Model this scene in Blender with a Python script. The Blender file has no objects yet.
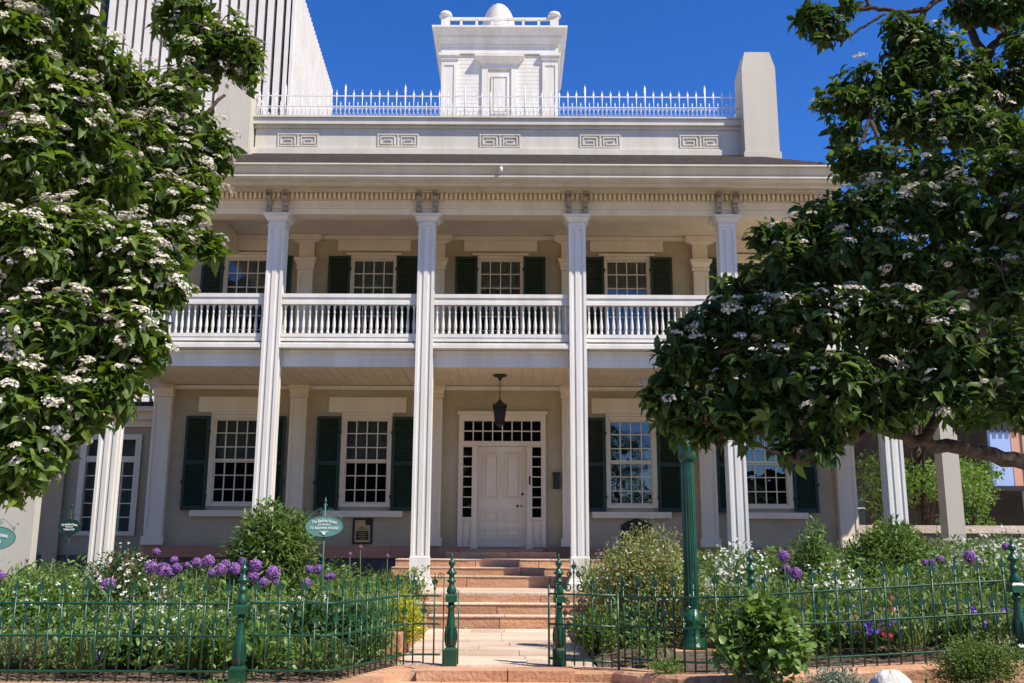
import bpy, math, random
import numpy as np
from mathutils import Vector, Matrix
R = math.radians
rng = np.random.default_rng(7); random.seed(7)
S = bpy.context.scene; COL = S.collection
# ------------------------------------------------------------------ camera
F = 958.0; PITCH = R(11.8); ROLL = R(0.25); EZ = 1.6
cd = bpy.data.cameras.new('camera'); cam = bpy.data.objects.new('camera', cd); COL.objects.link(cam)
cd.sensor_width = 36; cd.lens = 36*F/1024; cd.clip_start = .1; cd.clip_end = 5000
cam.matrix_world = Matrix.Translation((0,0,EZ)) @ Matrix.Rotation(R(90)+PITCH,4,'X') @ Matrix.Rotation(ROLL,4,'Z')
S.camera = cam
# ------------------------------------------------------------------ light
SUN_AZ = 54.; SUN_EL = 52.5          # azimuth to the right of straight-behind-the-camera
w = bpy.data.worlds.new('World'); S.world = w; w.use_nodes = True
nt = w.node_tree; bg = nt.nodes['Background']
sky = nt.nodes.new('ShaderNodeTexSky'); sky.sky_type = 'NISHITA'; sky.sun_disc = False
sky.sun_elevation = R(SUN_EL); sky.sun_rotation = R(180-SUN_AZ)
sky.altitude = 2500; sky.air_density = 1.0; sky.dust_density = .1; sky.ozone_density = 4.0
hs = nt.nodes.new('ShaderNodeHueSaturation'); hs.inputs['Saturation'].default_value = 1.28; hs.inputs['Hue'].default_value=.513; hs.inputs['Value'].default_value = 1.0
nt.links.new(sky.outputs[0], hs.inputs['Color']); nt.links.new(hs.outputs[0], bg.inputs['Color'])
bg.inputs['Strength'].default_value = .145
sl = bpy.data.lights.new('sun', 'SUN'); sl.energy = 4.6; sl.angle = R(.53); sl.color = (1, .93, .81)
so = bpy.data.objects.new('sun', sl); COL.objects.link(so)
sv = Vector((math.sin(R(SUN_AZ))*math.cos(R(SUN_EL)), -math.cos(R(SUN_AZ))*math.cos(R(SUN_EL)), math.sin(R(SUN_EL))))
so.rotation_euler = sv.to_track_quat('Z','Y').to_euler()
S.view_settings.view_transform = 'Standard'; S.view_settings.look = 'None'; S.view_settings.exposure = .58; S.view_settings.gamma = 1
S.render.engine = 'CYCLES'
S.cycles.max_bounces = 6; S.cycles.transparent_max_bounces = 8; S.cycles.diffuse_bounces = 4

def at(px, py, Y):                  # the point on depth plane Y seen at a pixel of the survey photo
    a, b = px-512, py-341.5; c, s = math.cos(ROLL), math.sin(ROLL)
    x = a*c+b*s; u = -(-a*s+b*c)
    dy = F*math.cos(PITCH)-u*math.sin(PITCH); dz = F*math.sin(PITCH)+u*math.cos(PITCH)
    t = Y/dy
    return Vector((x*t, Y, EZ+dz*t))
# ------------------------------------------------------------------ materials
def new_mat(name):
    m = bpy.data.materials.new(name); m.use_nodes = True
    return m, m.node_tree, m.node_tree.nodes['Principled BSDF']
def N(t, kind, **kw):
    n = t.nodes.new(kind)
    for k, v in kw.items():
        if k in n.inputs: n.inputs[k].default_value = v
        else: setattr(n, k, v)
    return n
def ramp(t, stops):
    r = t.nodes.new('ShaderNodeValToRGB'); e = r.color_ramp.elements
    e[0].position, e[0].color = stops[0][0], (*stops[0][1], 1)
    e[1].position, e[1].color = stops[-1][0], (*stops[-1][1], 1)
    for p, c in stops[1:-1]:
        k = e.new(p); k.color = (*c, 1)
    return r
def mottled(name, c1, c2, scale=3., rough=.6, bump=.0, bscale=60., streak=False, spec=.4, detail=6, metallic=0):
    m, t, b = new_mat(name)
    tc = N(t, 'ShaderNodeTexCoord'); mp = N(t, 'ShaderNodeMapping')
    if streak: mp.inputs['Scale'].default_value = (1, 1, .15)
    n = N(t, 'ShaderNodeTexNoise', Scale=scale, Detail=detail, Roughness=.65)
    t.links.new(tc.outputs['Object'], mp.inputs[0]); t.links.new(mp.outputs[0], n.inputs['Vector'])
    r = ramp(t, [(.35, c1), (.65, c2)]); t.links.new(n.outputs[0], r.inputs[0]); t.links.new(r.outputs[0], b.inputs['Base Color'])
    b.inputs['Roughness'].default_value = rough; b.inputs['Specular IOR Level'].default_value = spec; b.inputs['Metallic'].default_value = metallic
    if bump:
        n2 = N(t, 'ShaderNodeTexNoise', Scale=bscale, Detail=4.); bp = N(t, 'ShaderNodeBump', Strength=bump, Distance=.02)
        t.links.new(tc.outputs['Object'], n2.inputs['Vector']); t.links.new(n2.outputs[0], bp.inputs['Height']); t.links.new(bp.outputs[0], b.inputs['Normal'])
    return m
M = {}
M['white'] = mottled('white_paint', (.64,.60,.53), (.77,.735,.665), 2.2, .45, .06, 30, True)
M['cream'] = mottled('warm_bounce_trim_paint', (.68,.57,.41), (.77,.66,.485), 1.8, .55, .06, 30, True)  # likely white trim; warm bounced light is mixed into this colour
M['trim'] = mottled('weathered_trim_paint', (.54,.49,.40), (.64,.59,.50), 2.5, .6, .1, 30, True)
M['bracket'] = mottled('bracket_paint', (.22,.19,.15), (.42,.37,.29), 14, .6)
M['ceiling'] = mottled('warm_bounce_ceiling_paint', (.68,.57,.42), (.76,.65,.50), 1.5, .6)  # raised and warmed: bounce light under the porch is painted in
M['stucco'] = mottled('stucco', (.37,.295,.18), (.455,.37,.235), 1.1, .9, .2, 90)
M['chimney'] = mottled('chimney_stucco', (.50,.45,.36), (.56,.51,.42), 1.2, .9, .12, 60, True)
M['key'] = mottled('key_trim', (.60,.55,.47), (.66,.61,.53), 3, .6)
M['iron'] = mottled('green_iron', (.003,.040,.018), (.008,.080,.036), 5, .36, .15, 60, spec=.6)
M['teal'] = mottled('teal_sign', (.11,.26,.225), (.145,.31,.265), 5, .4)
M['signpole'] = mottled('sign_pole_green', (.04,.14,.11), (.06,.18,.14), 6, .5)
M['darksign'] = mottled('dark_sign', (.006,.03,.022), (.01,.04,.03), 5, .4)
M['shutter'] = mottled('shutter_green', (.009,.028,.015), (.016,.040,.022), 6, .5, .1, 50)
M['black'] = mottled('black_iron', (.012,.011,.010), (.03,.026,.022), 12, .5, .1)
M['bronze'] = mottled('bronze', (.035,.022,.016), (.06,.04,.028), 18, .45, .2, 80, metallic=.5)
M['gold'] = mottled('gold_plate', (.45,.30,.10), (.55,.38,.14), 18, .5)
M['white_iron'] = mottled('white_iron', (.70,.69,.67), (.78,.77,.74), 8, .5)
M['foundation'] = mottled('dark_foundation', (.075,.06,.05), (.13,.108,.09), 6, .9, .8, 14)
M['soil'] = mottled('soil', (.05,.032,.022), (.16,.115,.08), 9, 1, 1., 35, detail=10)
M['asphalt'] = mottled('pavement', (.42,.335,.25), (.50,.40,.30), 2, .9, .4, 90)
M['rock'] = mottled('pale_rock', (.45,.42,.38), (.68,.65,.60), 12, .9, .8, 25)
M['bark'] = mottled('bark', (.030,.020,.014), (.10,.070,.050), 14, .95, 1., 40, detail=10)
M['concrete'] = mottled('pale_concrete', (.56,.52,.48), (.62,.58,.54), .15, .8)
M['rib'] = mottled('pale_stone_rib', (.60,.56,.52), (.68,.64,.60), .2, .8)
M['darkglass'] = mottled('dark_window_band', (.012,.016,.018), (.02,.025,.027), .5, .2)
M['curtain'] = mottled('curtain', (.30,.29,.24), (.36,.345,.29), 4, .9)
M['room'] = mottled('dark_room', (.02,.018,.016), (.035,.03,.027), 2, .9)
M['brownwall'] = mottled('brown_facade', (.014,.011,.009), (.026,.021,.017), .8, 1., spec=.1)
M['bluepanel'] = mottled('blue_panel', (.30,.42,.66), (.34,.46,.70), .4, .6)
M['salmon'] = mottled('salmon_panel', (.58,.30,.20), (.64,.34,.24), .4, .6)
def stone(name, ca, cb, cc, scale, bump=.6):
    m, t, b = new_mat(name)
    tc = N(t, 'ShaderNodeTexCoord'); mp = N(t, 'ShaderNodeMapping'); mp.inputs['Scale'].default_value = (.5, 1, 3.5)
    n = N(t, 'ShaderNodeTexNoise', Scale=scale, Detail=8., Roughness=.6); n.inputs['Distortion'].default_value = .6
    t.links.new(tc.outputs['Object'], mp.inputs[0]); t.links.new(mp.outputs[0], n.inputs['Vector'])
    r = ramp(t, [(.3, ca), (.5, cb), (.7, cc)]); t.links.new(n.outputs[0], r.inputs[0])
    g = N(t, 'ShaderNodeNewGeometry'); h = N(t, 'ShaderNodeHueSaturation')
    mr = N(t, 'ShaderNodeMapRange'); mr.inputs['To Min'].default_value = .80; mr.inputs['To Max'].default_value = 1.15
    t.links.new(g.outputs['Random Per Island'], mr.inputs[0]); t.links.new(mr.outputs[0], h.inputs['Value'])
    t.links.new(r.outputs[0], h.inputs['Color']); t.links.new(h.outputs[0], b.inputs['Base Color'])
    b.inputs['Roughness'].default_value = .9
    n2 = N(t, 'ShaderNodeTexNoise', Scale=22., Detail=8.); bp = N(t, 'ShaderNodeBump', Strength=bump, Distance=.03)
    t.links.new(tc.outputs['Object'], n2.inputs['Vector']); t.links.new(n2.outputs[0], bp.inputs['Height']); t.links.new(bp.outputs[0], b.inputs['Normal'])
    return m
M['redstone'] = stone('red_sandstone', (.40,.20,.11), (.50,.27,.15), (.56,.35,.22), 2.5)
M['tread'] = stone('worn_sandstone', (.50,.35,.24), (.57,.43,.32), (.62,.51,.40), 2.)
M['band'] = stone('red_band_stone', (.36,.16,.09), (.42,.20,.11), (.46,.24,.14), 2.)
M['paleband'] = stone('pale_coping', (.45,.36,.28), (.50,.41,.32), (.54,.46,.38), 2.)
def shingle():
    m, t, b = new_mat('roof_shingle')
    tc = N(t, 'ShaderNodeTexCoord'); mp = N(t, 'ShaderNodeMapping'); mp.inputs['Scale'].default_value = (1, 1, 2.4)
    br = N(t, 'ShaderNodeTexBrick', Scale=4.); br.inputs['Color1'].default_value = (.030,.024,.020,1); br.inputs['Color2'].default_value = (.085,.07,.06,1)
    br.inputs['Mortar'].default_value = (.02,.018,.016,1); br.inputs['Row Height'].default_value = .3; br.inputs['Brick Width'].default_value = .45
    sx = N(t, 'ShaderNodeSeparateXYZ'); cx = N(t, 'ShaderNodeCombineXYZ')
    t.links.new(tc.outputs['Object'], mp.inputs[0]); t.links.new(mp.outputs[0], sx.inputs[0])
    ad = N(t, 'ShaderNodeMath', operation='ADD'); t.links.new(sx.outputs[1], ad.inputs[0]); t.links.new(sx.outputs[2], ad.inputs[1])
    t.links.new(sx.outputs[0], cx.inputs[0]); t.links.new(ad.outputs[0], cx.inputs[1]); t.links.new(cx.outputs[0], br.inputs['Vector'])
    t.links.new(br.outputs[0], b.inputs['Base Color']); b.inputs['Roughness'].default_value = 1; b.inputs['Specular IOR Level'].default_value = .05
    bp = N(t, 'ShaderNodeBump', Strength=.8, Distance=.03); t.links.new(br.outputs[0], bp.inputs['Height']); t.links.new(bp.outputs[0], b.inputs['Normal'])
    return m
M['roof'] = shingle()
def glass():
    m, t, b = new_mat('window_glass')
    t.nodes.remove(b); out = t.nodes['Material Output']
    g = N(t, 'ShaderNodeBsdfGlossy', Roughness=.015); g.inputs['Color'].default_value = (.95,.97,1,1)
    tr = N(t, 'ShaderNodeBsdfTransparent'); tr.inputs['Color'].default_value = (.80,.84,.82,1)
    fr = N(t, 'ShaderNodeFresnel', IOR=1.5); mx = N(t, 'ShaderNodeMixShader')
    mu = N(t, 'ShaderNodeMath', operation='MULTIPLY'); mu.inputs[1].default_value = 1.6; mu.use_clamp = True
    tc = N(t, 'ShaderNodeTexCoord'); nz = N(t, 'ShaderNodeTexNoise', Scale=3.); bp = N(t, 'ShaderNodeBump', Strength=.12, Distance=.02)
    t.links.new(tc.outputs['Object'], nz.inputs['Vector']); t.links.new(nz.outputs[0], bp.inputs['Height']); t.links.new(bp.outputs[0], g.inputs['Normal'])
    t.links.new(fr.outputs[0], mu.inputs[0]); t.links.new(mu.outputs[0], mx.inputs[0]); t.links.new(tr.outputs[0], mx.inputs[1]); t.links.new(g.outputs[0], mx.inputs[2])
    t.links.new(mx.outputs[0], out.inputs[0]); return m
M['glass'] = glass()
def leafmat(name, stops, trans=.35, rough=.42, spec=.45):
    m, t, b = new_mat(name); out = t.nodes['Material Output']
    g = N(t, 'ShaderNodeNewGeometry'); r = ramp(t, stops); t.links.new(g.outputs['Random Per Island'], r.inputs[0])
    t.links.new(r.outputs[0], b.inputs['Base Color']); b.inputs['Roughness'].default_value = rough; b.inputs['Specular IOR Level'].default_value = spec
    tl = N(t, 'ShaderNodeBsdfTranslucent'); h = N(t, 'ShaderNodeHueSaturation', Saturation=1.1, Value=1.5); h.inputs['Hue'].default_value = .485
    t.links.new(r.outputs[0], h.inputs['Color']); t.links.new(h.outputs[0], tl.inputs['Color'])
    mx = N(t, 'ShaderNodeMixShader', Fac=trans); t.links.new(b.outputs[0], mx.inputs[1]); t.links.new(tl.outputs[0], mx.inputs[2]); t.links.new(mx.outputs[0], out.inputs[0])
    return m
L = {}
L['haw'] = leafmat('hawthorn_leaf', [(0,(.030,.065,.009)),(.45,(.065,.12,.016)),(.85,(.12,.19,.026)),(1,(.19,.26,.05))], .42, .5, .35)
L['haw_shade'] = leafmat('hawthorn_shaded_leaf', [(0,(.024,.058,.012)),(.6,(.046,.092,.018)),(1,(.11,.17,.032))], .42, .5, .3)  # same hawthorn leaf darkened; the right tree's shade is in the colour
L['mid'] = leafmat('mid_leaf', [(0,(.06,.11,.02)),(.6,(.11,.18,.032)),(1,(.18,.27,.06))])
L['dark'] = leafmat('dark_leaf', [(0,(.030,.070,.018)),(.6,(.055,.11,.026)),(1,(.10,.17,.04))])
L['lime'] = leafmat('lime_leaf', [(0,(.28,.32,.03)),(.6,(.48,.48,.05)),(1,(.60,.56,.08))])
L['lite'] = leafmat('light_leaf', [(0,(.09,.17,.03)),(.6,(.14,.24,.045)),(1,(.20,.30,.08))])
L['silver'] = leafmat('silver_leaf', [(0,(.14,.18,.12)),(.6,(.22,.27,.18)),(1,(.32,.36,.27))])
L['sage'] = leafmat('sage_leaf', [(0,(.12,.15,.06)),(.6,(.20,.22,.10)),(1,(.28,.29,.16))])
L['spirea'] = leafmat('spirea_leaf', [(0,(.15,.21,.05)),(.5,(.28,.33,.09)),(.85,(.40,.38,.15)),(1,(.42,.28,.14))])
L['rose'] = leafmat('rose_leaf', [(0,(.05,.10,.025)),(.6,(.09,.14,.04)),(.85,(.14,.15,.05)),(1,(.22,.08,.05))])
L['blade'] = leafmat('blade_leaf', [(0,(.07,.12,.03)),(.6,(.13,.19,.05)),(1,(.27,.30,.12))])
L['street'] = leafmat('street_leaf', [(0,(.06,.125,.016)),(.6,(.115,.215,.028)),(1,(.18,.29,.05))])
L['wf'] = leafmat('white_petal', [(0,(.62,.60,.52)),(.5,(.74,.72,.66)),(1,(.80,.78,.74))], .3, .8, .1)
L['hf'] = leafmat('hawthorn_petal', [(0,(.36,.32,.22)),(.35,(.60,.56,.45)),(1,(.78,.74,.65))], .25, .8, .1)
L['pf'] = leafmat('purple_petal', [(0,(.22,.09,.30)),(.5,(.36,.17,.42)),(1,(.55,.32,.60))], .3, .7, .1)
L['vf'] = leafmat('violet_petal', [(0,(.06,.03,.30)),(.5,(.16,.08,.48)),(1,(.40,.30,.66))], .3, .7, .1)
L['rf'] = leafmat('crimson_petal', [(0,(.28,.02,.06)),(.6,(.46,.06,.12)),(1,(.60,.22,.25))], .3, .7, .1)
L['of'] = leafmat('orange_petal', [(0,(.65,.10,.02)),(1,(.75,.18,.04))], .3, .7, .1)
L['kf'] = leafmat('pink_petal', [(0,(.45,.12,.24)),(1,(.60,.25,.38))], .3, .7, .1)
L['yf'] = leafmat('yellow_petal', [(0,(.60,.45,.05)),(1,(.70,.60,.12))], .3, .7, .1)
M['stem'] = mottled('stem_green', (.06,.10,.03), (.10,.15,.05), 9, .7)
M['twig'] = mottled('twig', (.045,.032,.022), (.09,.065,.045), 20, .9)
# ------------------------------------------------------------------ mesh helpers
class MB:
    def __init__(s): s.v = []; s.f = []; s.mi = []; s.m = 0; s.sm = []; s.smooth = False
    def add(s, vs, fs):
        o = len(s.v); s.v += [tuple(p) for p in vs]; s.f += [tuple(i+o for i in f) for f in fs]
        s.mi += [s.m]*len(fs); s.sm += [s.smooth]*len(fs); return s
    def box(s, x0, x1, y0, y1, z0, z1):
        return s.add([(x,y,z) for z in (z0,z1) for y in (y0,y1) for x in (x0,x1)],
            [(0,2,3,1),(4,5,7,6),(0,1,5,4),(2,6,7,3),(0,4,6,2),(1,3,7,5)])
    def cbox(s, x, y, w, d, z0, z1): return s.box(x-w/2, x+w/2, y-d/2, y+d/2, z0, z1)
    def frust(s, x, y, w0, d0, z0, w1, d1, z1):
        v = []
        for w, d, z in ((w0,d0,z0),(w1,d1,z1)):
            v += [(x-w/2,y-d/2,z),(x+w/2,y-d/2,z),(x+w/2,y+d/2,z),(x-w/2,y+d/2,z)]
        return s.add(v, [(3,2,1,0),(4,5,6,7),(0,1,5,4),(1,2,6,5),(2,3,7,6),(3,0,4,7)])
    def lathe(s, cx, cy, prof, n=16):
        o = s.smooth; s.smooth = True; v = []; f = []
        for r, z in prof:
            for k in range(n):
                a = 2*math.pi*k/n; v.append((cx+r*math.cos(a), cy+r*math.sin(a), z))
        for i in range(len(prof)-1):
            for k in range(n):
                k2 = (k+1) % n; f.append((i*n+k, i*n+k2, (i+1)*n+k2, (i+1)*n+k))
        f.append(tuple(range(n))[::-1]); f.append(tuple((len(prof)-1)*n+k for k in range(n)))
        s.add(v, f); s.smooth = o; return s
    def tube(s, pts, r, n=6, r2=None):
        o = s.smooth; s.smooth = True
        P = [Vector(p) for p in pts]; m = len(P); v = []; f = []
        if r2 is None: r2 = r
        up = Vector((0,0,1)); prev = None
        for i, p in enumerate(P):
            d = (P[min(i+1,m-1)]-P[max(i-1,0)])
            if d.length < 1e-9: d = Vector((0,0,1))
            d.normalize()
            if prev is None: a = d.cross(up) if abs(d.z) < .95 else d.cross(Vector((1,0,0)))
            else: a = prev - d*prev.dot(d)
            if a.length < 1e-6: a = d.cross(Vector((1,0,.3)))
            a.normalize(); prev = a; b = d.cross(a)
            rr = r+(r2-r)*i/max(1,m-1)
            for k in range(n):
                t = 2*math.pi*k/n; v.append(p+a*(rr*math.cos(t))+b*(rr*math.sin(t)))
        for i in range(m-1):
            for k in range(n):
                k2 = (k+1) % n; f.append((i*n+k, i*n+k2, (i+1)*n+k2, (i+1)*n+k))
        f.append(tuple(range(n))[::-1]); f.append(tuple((m-1)*n+k for k in range(n)))
        s.add(v, f); s.smooth = o; return s
    def poly(s, pts2, y0, y1, plane='xz'):      # extrude an outline (x,z) from y0 to y1
        n = len(pts2); v = [(x,y0,z) for x,z in pts2]+[(x,y1,z) for x,z in pts2]
        if plane == 'yz': v = [(y0,x,z) for x,z in pts2]+[(y1,x,z) for x,z in pts2]
        if plane == 'xy': v = [(x,z,y0) for x,z in pts2]+[(x,z,y1) for x,z in pts2]
        f = [tuple(range(n)), tuple(range(2*n-1,n-1,-1))]+[(i,i+n,(i+1)%n+n,(i+1)%n) for i in range(n)]
        return s.add(v, f)
    def build(s, name, mats, parent=None, recalc=True):
        me = bpy.data.meshes.new(name); me.from_pydata(s.v, [], s.f)
        for m in (mats if isinstance(mats, (list,tuple)) else [mats]): me.materials.append(m)
        me.polygons.foreach_set('material_index', s.mi); me.polygons.foreach_set('use_smooth', s.sm)
        if recalc:
            import bmesh
            b = bmesh.new(); b.from_mesh(me); bmesh.ops.recalc_face_normals(b, faces=b.faces); b.to_mesh(me); b.free()
        me.update(); o = bpy.data.objects.new(name, me); COL.objects.link(o)
        if parent: o.parent = parent; o.matrix_parent_inverse = Matrix.Translation(parent.location).inverted() if parent.type == 'EMPTY' and parent.parent is None and not parent.get('_local') else Matrix.Identity(4)
        return o
def tag(o, label=None, cat=None, group=None, kind=None):
    for k, v in (('label',label),('category',cat),('group',group),('kind',kind)):
        if v: o[k] = v
    return o
def thing(name, loc, label, cat, group=None, local=False):
    o = bpy.data.objects.new(name, None); COL.objects.link(o); o.location = loc; o.empty_display_size = .2
    if local: o['_local'] = 1
    return tag(o, label, cat, group)
def arr(name, V, Fs, mat, parent=None, smooth=False):
    me = bpy.data.meshes.new(name); V = np.asarray(V, np.float32)
    Fs = [np.asarray(f, np.int32) for f in Fs if len(f)]
    nl = sum(f.size for f in Fs); nf = sum(len(f) for f in Fs)
    me.vertices.add(len(V)); me.vertices.foreach_set('co', V.ravel()); me.loops.add(nl); me.polygons.add(nf)
    me.loops.foreach_set('vertex_index', np.concatenate([f.ravel() for f in Fs]))
    tot = np.concatenate([np.full(len(f), f.shape[1], np.int32) for f in Fs]); st = np.concatenate([[0], np.cumsum(tot)[:-1]]).astype(np.int32)
    me.polygons.foreach_set('loop_start', st); me.update(calc_edges=True); me.validate()
    me.materials.append(mat)
    if smooth: me.polygons.foreach_set('use_smooth', np.ones(len(me.polygons), bool))
    o = bpy.data.objects.new(name, me); COL.objects.link(o)
    if parent: o.parent = parent; o.matrix_parent_inverse = Matrix.Translation(parent.location).inverted()
    return o
def unit(a): return a/np.maximum(np.linalg.norm(a, axis=1, keepdims=True), 1e-9)
def leaves(P, D, Nn, Ln, W, fold=.18, droop=.12, shape=(.32,.5,.72,.36)):
    """leaf-shaped islands: positions, directions, approximate normals -> verts, tris, quads"""
    n = len(P); D = unit(D); X = unit(np.cross(D, Nn)); Z = np.cross(X, D)
    t1, w1, t2, w2 = shape
    T = [(0,0,0),(0,t1,-.02),(0,t2,-.3*1),(0,1,-1.),(-w1,t1,fold),(w1,t1,fold),(-w2,t2,fold*.8),(w2,t2,fold*.8)]
    Ln = Ln.reshape(n,1); W = W.reshape(n,1); out = []
    for i, (x, y, z) in enumerate(T):
        if i < 4: zz = z*droop*Ln
        else: zz = (-.02 if i < 6 else -.3)*droop*Ln + z*W
        out.append(P + X*(x*W) + D*(y*Ln) + Z*zz)
    V = np.stack(out, 1).reshape(-1,3); o = (np.arange(n)*8).reshape(n,1)
    tr = np.concatenate([o+np.array([[0,5,1]]), o+np.array([[0,1,4]]), o+np.array([[2,7,3]]), o+np.array([[6,2,3]])])
    qd = np.concatenate([o+np.array([[1,5,7,2]]), o+np.array([[4,1,2,6]])])
    return V, tr, qd
def florets(P, Nn, r, n=5):
    """tiny flowers: a shallow n-petal star per point"""
    m = len(P); Nn = unit(Nn); a = unit(np.cross(Nn, rng.normal(size=(m,3)))); b = np.cross(Nn, a); r = np.asarray(r).reshape(-1,1)*np.ones((m,1))
    out = [P - Nn*r*.25]
    for k in range(2*n):
        t = math.pi*k/n; q = 1. if k % 2 == 0 else .55
        out.append(P + (a*math.cos(t)+b*math.sin(t))*r*q + Nn*r*(.15 if k % 2 == 0 else 0))
    V = np.stack(out, 1).reshape(-1,3); c = 2*n+1; o = (np.arange(m)*c).reshape(m,1)
    tr = np.concatenate([o+np.array([[0,1+k,1+(k+1)%(2*n)]]) for k in range(2*n)])
    return V, tr
# ------------------------------------------------------------------ setting
CX = -.21; PZ = .225                  # house centre line; level of the path
def zoff(x): return .066*min(max(x-.9, 0), 7)
mb = MB(); mb.box(-900,900,-400,1800,-.6,-.02); tag(mb.build('ground', M['asphalt']), kind='structure')
mb = MB()
for i in range(-3,3):
    for j in range(3): mb.box(-12+0+i*0+ (i+3)*4.0, -12+(i+3)*4.0+3.985, 3.4+j*2.4, 3.4+j*2.4+2.385, .0, .105)
tag(mb.build('pavement', M['paleband']), kind='structure')
# garden ground, highest to the right
def bed(name, x0, x1, y0f, y1, z0):
    nx, ny = 50, 50; V = []; Fq = []
    for j in range(ny+1):
        for i in range(nx+1):
            x = x0+(x1-x0)*i/nx; ya = y0f(x); y = ya+(y1-ya)*j/ny
            z = z0-.02+zoff(x)+min(1,max(0,y-ya-.1))*(.05*math.sin(x*2.1+y)*math.sin(y*1.7)+.035*random.random()+.06)+(.25*min(1,max(0,(y-13)/5)))
            V.append((x,y,z))
    for j in range(ny):
        for i in range(nx):
            a = j*(nx+1)+i; Fq.append((a,a+1,a+nx+2,a+nx+1))
    return tag(arr(name, V, [Fq], M['soil'], smooth=True), kind='structure')
# the fence line: (x,y) points from gate posts outwards
def flx(x):
    u = min(1,max(0,(-1.12-x)/.75)); return 11.35-1.45*u*u*(3-2*u)
def curve_left():
    p = []; x0, y0 = -.80, 11.35
    for k in range(41):
        t = k/40; x = x0-(1.9)*t; y = flx(x); p.append((x,y))
    return p
CL = curve_left()
def curve_right():
    p = []; x0, y0 = 1.22, 11.0
    for k in range(31):
        t = k/30; x = x0+1.25*t; s = 1-(1-t)**2.2; y = y0-.9*s; p.append((x,y))
    return p
CR = curve_right()
def frx(x):
    if x < 1.22: return 11.0
    if x > 2.47: return 10.1
    t = (x-1.22)/1.25; return 11.0-.9*(1-(1-t)**2.2)
bed('garden_soil_left', -16, -1.32, lambda x: flx(x)-.14, 21.0, PZ+.0)
bed('garden_soil_right', .98, 16, lambda x: frx(x)-.14, 21.0, PZ-.01)
# strip of planting soil between pavement and the fence kerb
mb = MB(); mb.box(1.5, 16, 8.1, 9.8, 0, .16); tag(mb.build('verge_soil', M['soil']), kind='structure')
mb = MB(); mb.box(-16, -2.6, 8.5, 9.6, 0, .14); tag(mb.build('verge_soil', M['soil']), kind='structure')
# path slabs between gate and steps
mb = MB(); y = 11.0
rows = [.42,.55,.38,.6,.45,.52,.4,.6,.5,.62]
for k, d in enumerate(rows):
    cut = [-1.32] + sorted(random.uniform(-.9,.6) for _ in range(2)) + [.98]
    if cut[2]-cut[1] < .35: cut.pop(2)
    for a, b in zip(cut[:-1], cut[1:]): mb.box(a+.006, b-.006, y+.006, min(y+d,16.1)-.006, 0, PZ+random.uniform(-.003,.003))
    y += d
    if y > 16: break
mb.box(-1.32,.98,11.0,16.1,0,PZ-.012)
tag(mb.build('path', M['tread']), kind='structure')
P_ = np.stack([rng.uniform(-1.3,.95,260), rng.uniform(10.9,16,260), np.full(260,PZ+.008)],1); V_,t_ = florets(P_, np.array([0,0,1.])+rng.normal(0,.2,(260,3)), rng.uniform(.006,.013,260))
tag(arr('fallen_petals', V_,[t_],L['wf']), 'scattered fallen white petals lying on the pale path slabs', 'petals', kind='stuff')
# ------------------------------------------------------------------ the house
H = thing('house', (CX, 21.2, .3), 'two-storey cream stucco house with white columned porch, green shutters and rooftop lantern', 'house')
WY = 21.2
XS = [CX+3.01*k for k in (-2.5,-1.5,-.5,.5,1.5,2.5)]
HX0, HX1 = CX-7.75, CX+7.75
LW = [(-6.10,1),(-3.205,1),(2.64,1),(5.60,1)]       # ground floor window centres
UW = [-6.08,-3.18,-.27,2.63,5.55]
def wall_with_holes(mb, x0, x1, z0, z1, yf, yb, holes):
    xs = sorted({x0,x1,*[h[0] for h in holes],*[h[1] for h in holes]}); zs = sorted({z0,z1,*[h[2] for h in holes],*[h[3] for h in holes]})
    for a, b in zip(xs[:-1], xs[1:]):
        run = None
        for c, d in zip(zs[:-1], zs[1:]):
            inh = any(h[0] < (a+b)/2 < h[1] and h[2] < (c+d)/2 < h[3] for h in holes)
            if not inh:
                if run is None: run = c
            if (inh) and run is not None: mb.box(a,b,yf,yb,run,c); run = None
        if run is not None: mb.box(a,b,yf,yb,run,z1)
DC = -.205
holes = [(x-.5,x+.5,2.33,4.27) for x,_ in LW] + [(DC-.93,DC+.93,1.45,4.36)] + [(x-.5,x+.5,5.9,7.97) for x in UW]
mb = MB(); wall_with_holes(mb, HX0, HX1, 1.49, 8.75, WY, WY+.3, holes)
mb.box(HX0, HX0+.3, WY+.3, 34, 1.49, 8.75); mb.box(HX1-.3, HX1, WY+.3, 34, 1.49, 8.75); mb.box(HX0, HX1, 34, 34.3, 1.49, 8.75)
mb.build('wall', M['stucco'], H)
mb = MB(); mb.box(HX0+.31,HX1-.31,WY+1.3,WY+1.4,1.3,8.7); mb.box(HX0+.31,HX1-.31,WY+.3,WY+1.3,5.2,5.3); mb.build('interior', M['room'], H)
mb = MB(); mb.box(HX0-.02, HX1+.02, WY-.03, 34.3, 0, 1.235); mb.build('foundation', M['foundation'], H)
mb = MB(); x = HX0-.05
while x < HX1+.05:
    x2 = min(x+random.uniform(1.5,2.1), HX1+.05); mb.box(x, x2-.006, WY-.08, WY+.32, 1.24, 1.49); x = x2
mb.box(HX0-.05,HX0+.3,WY+.33,34.3,1.24,1.49); mb.box(HX1-.3,HX1+.05,WY+.33,34.3,1.24,1.49)
mb.build('stone_band', M['band'], H)
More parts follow.
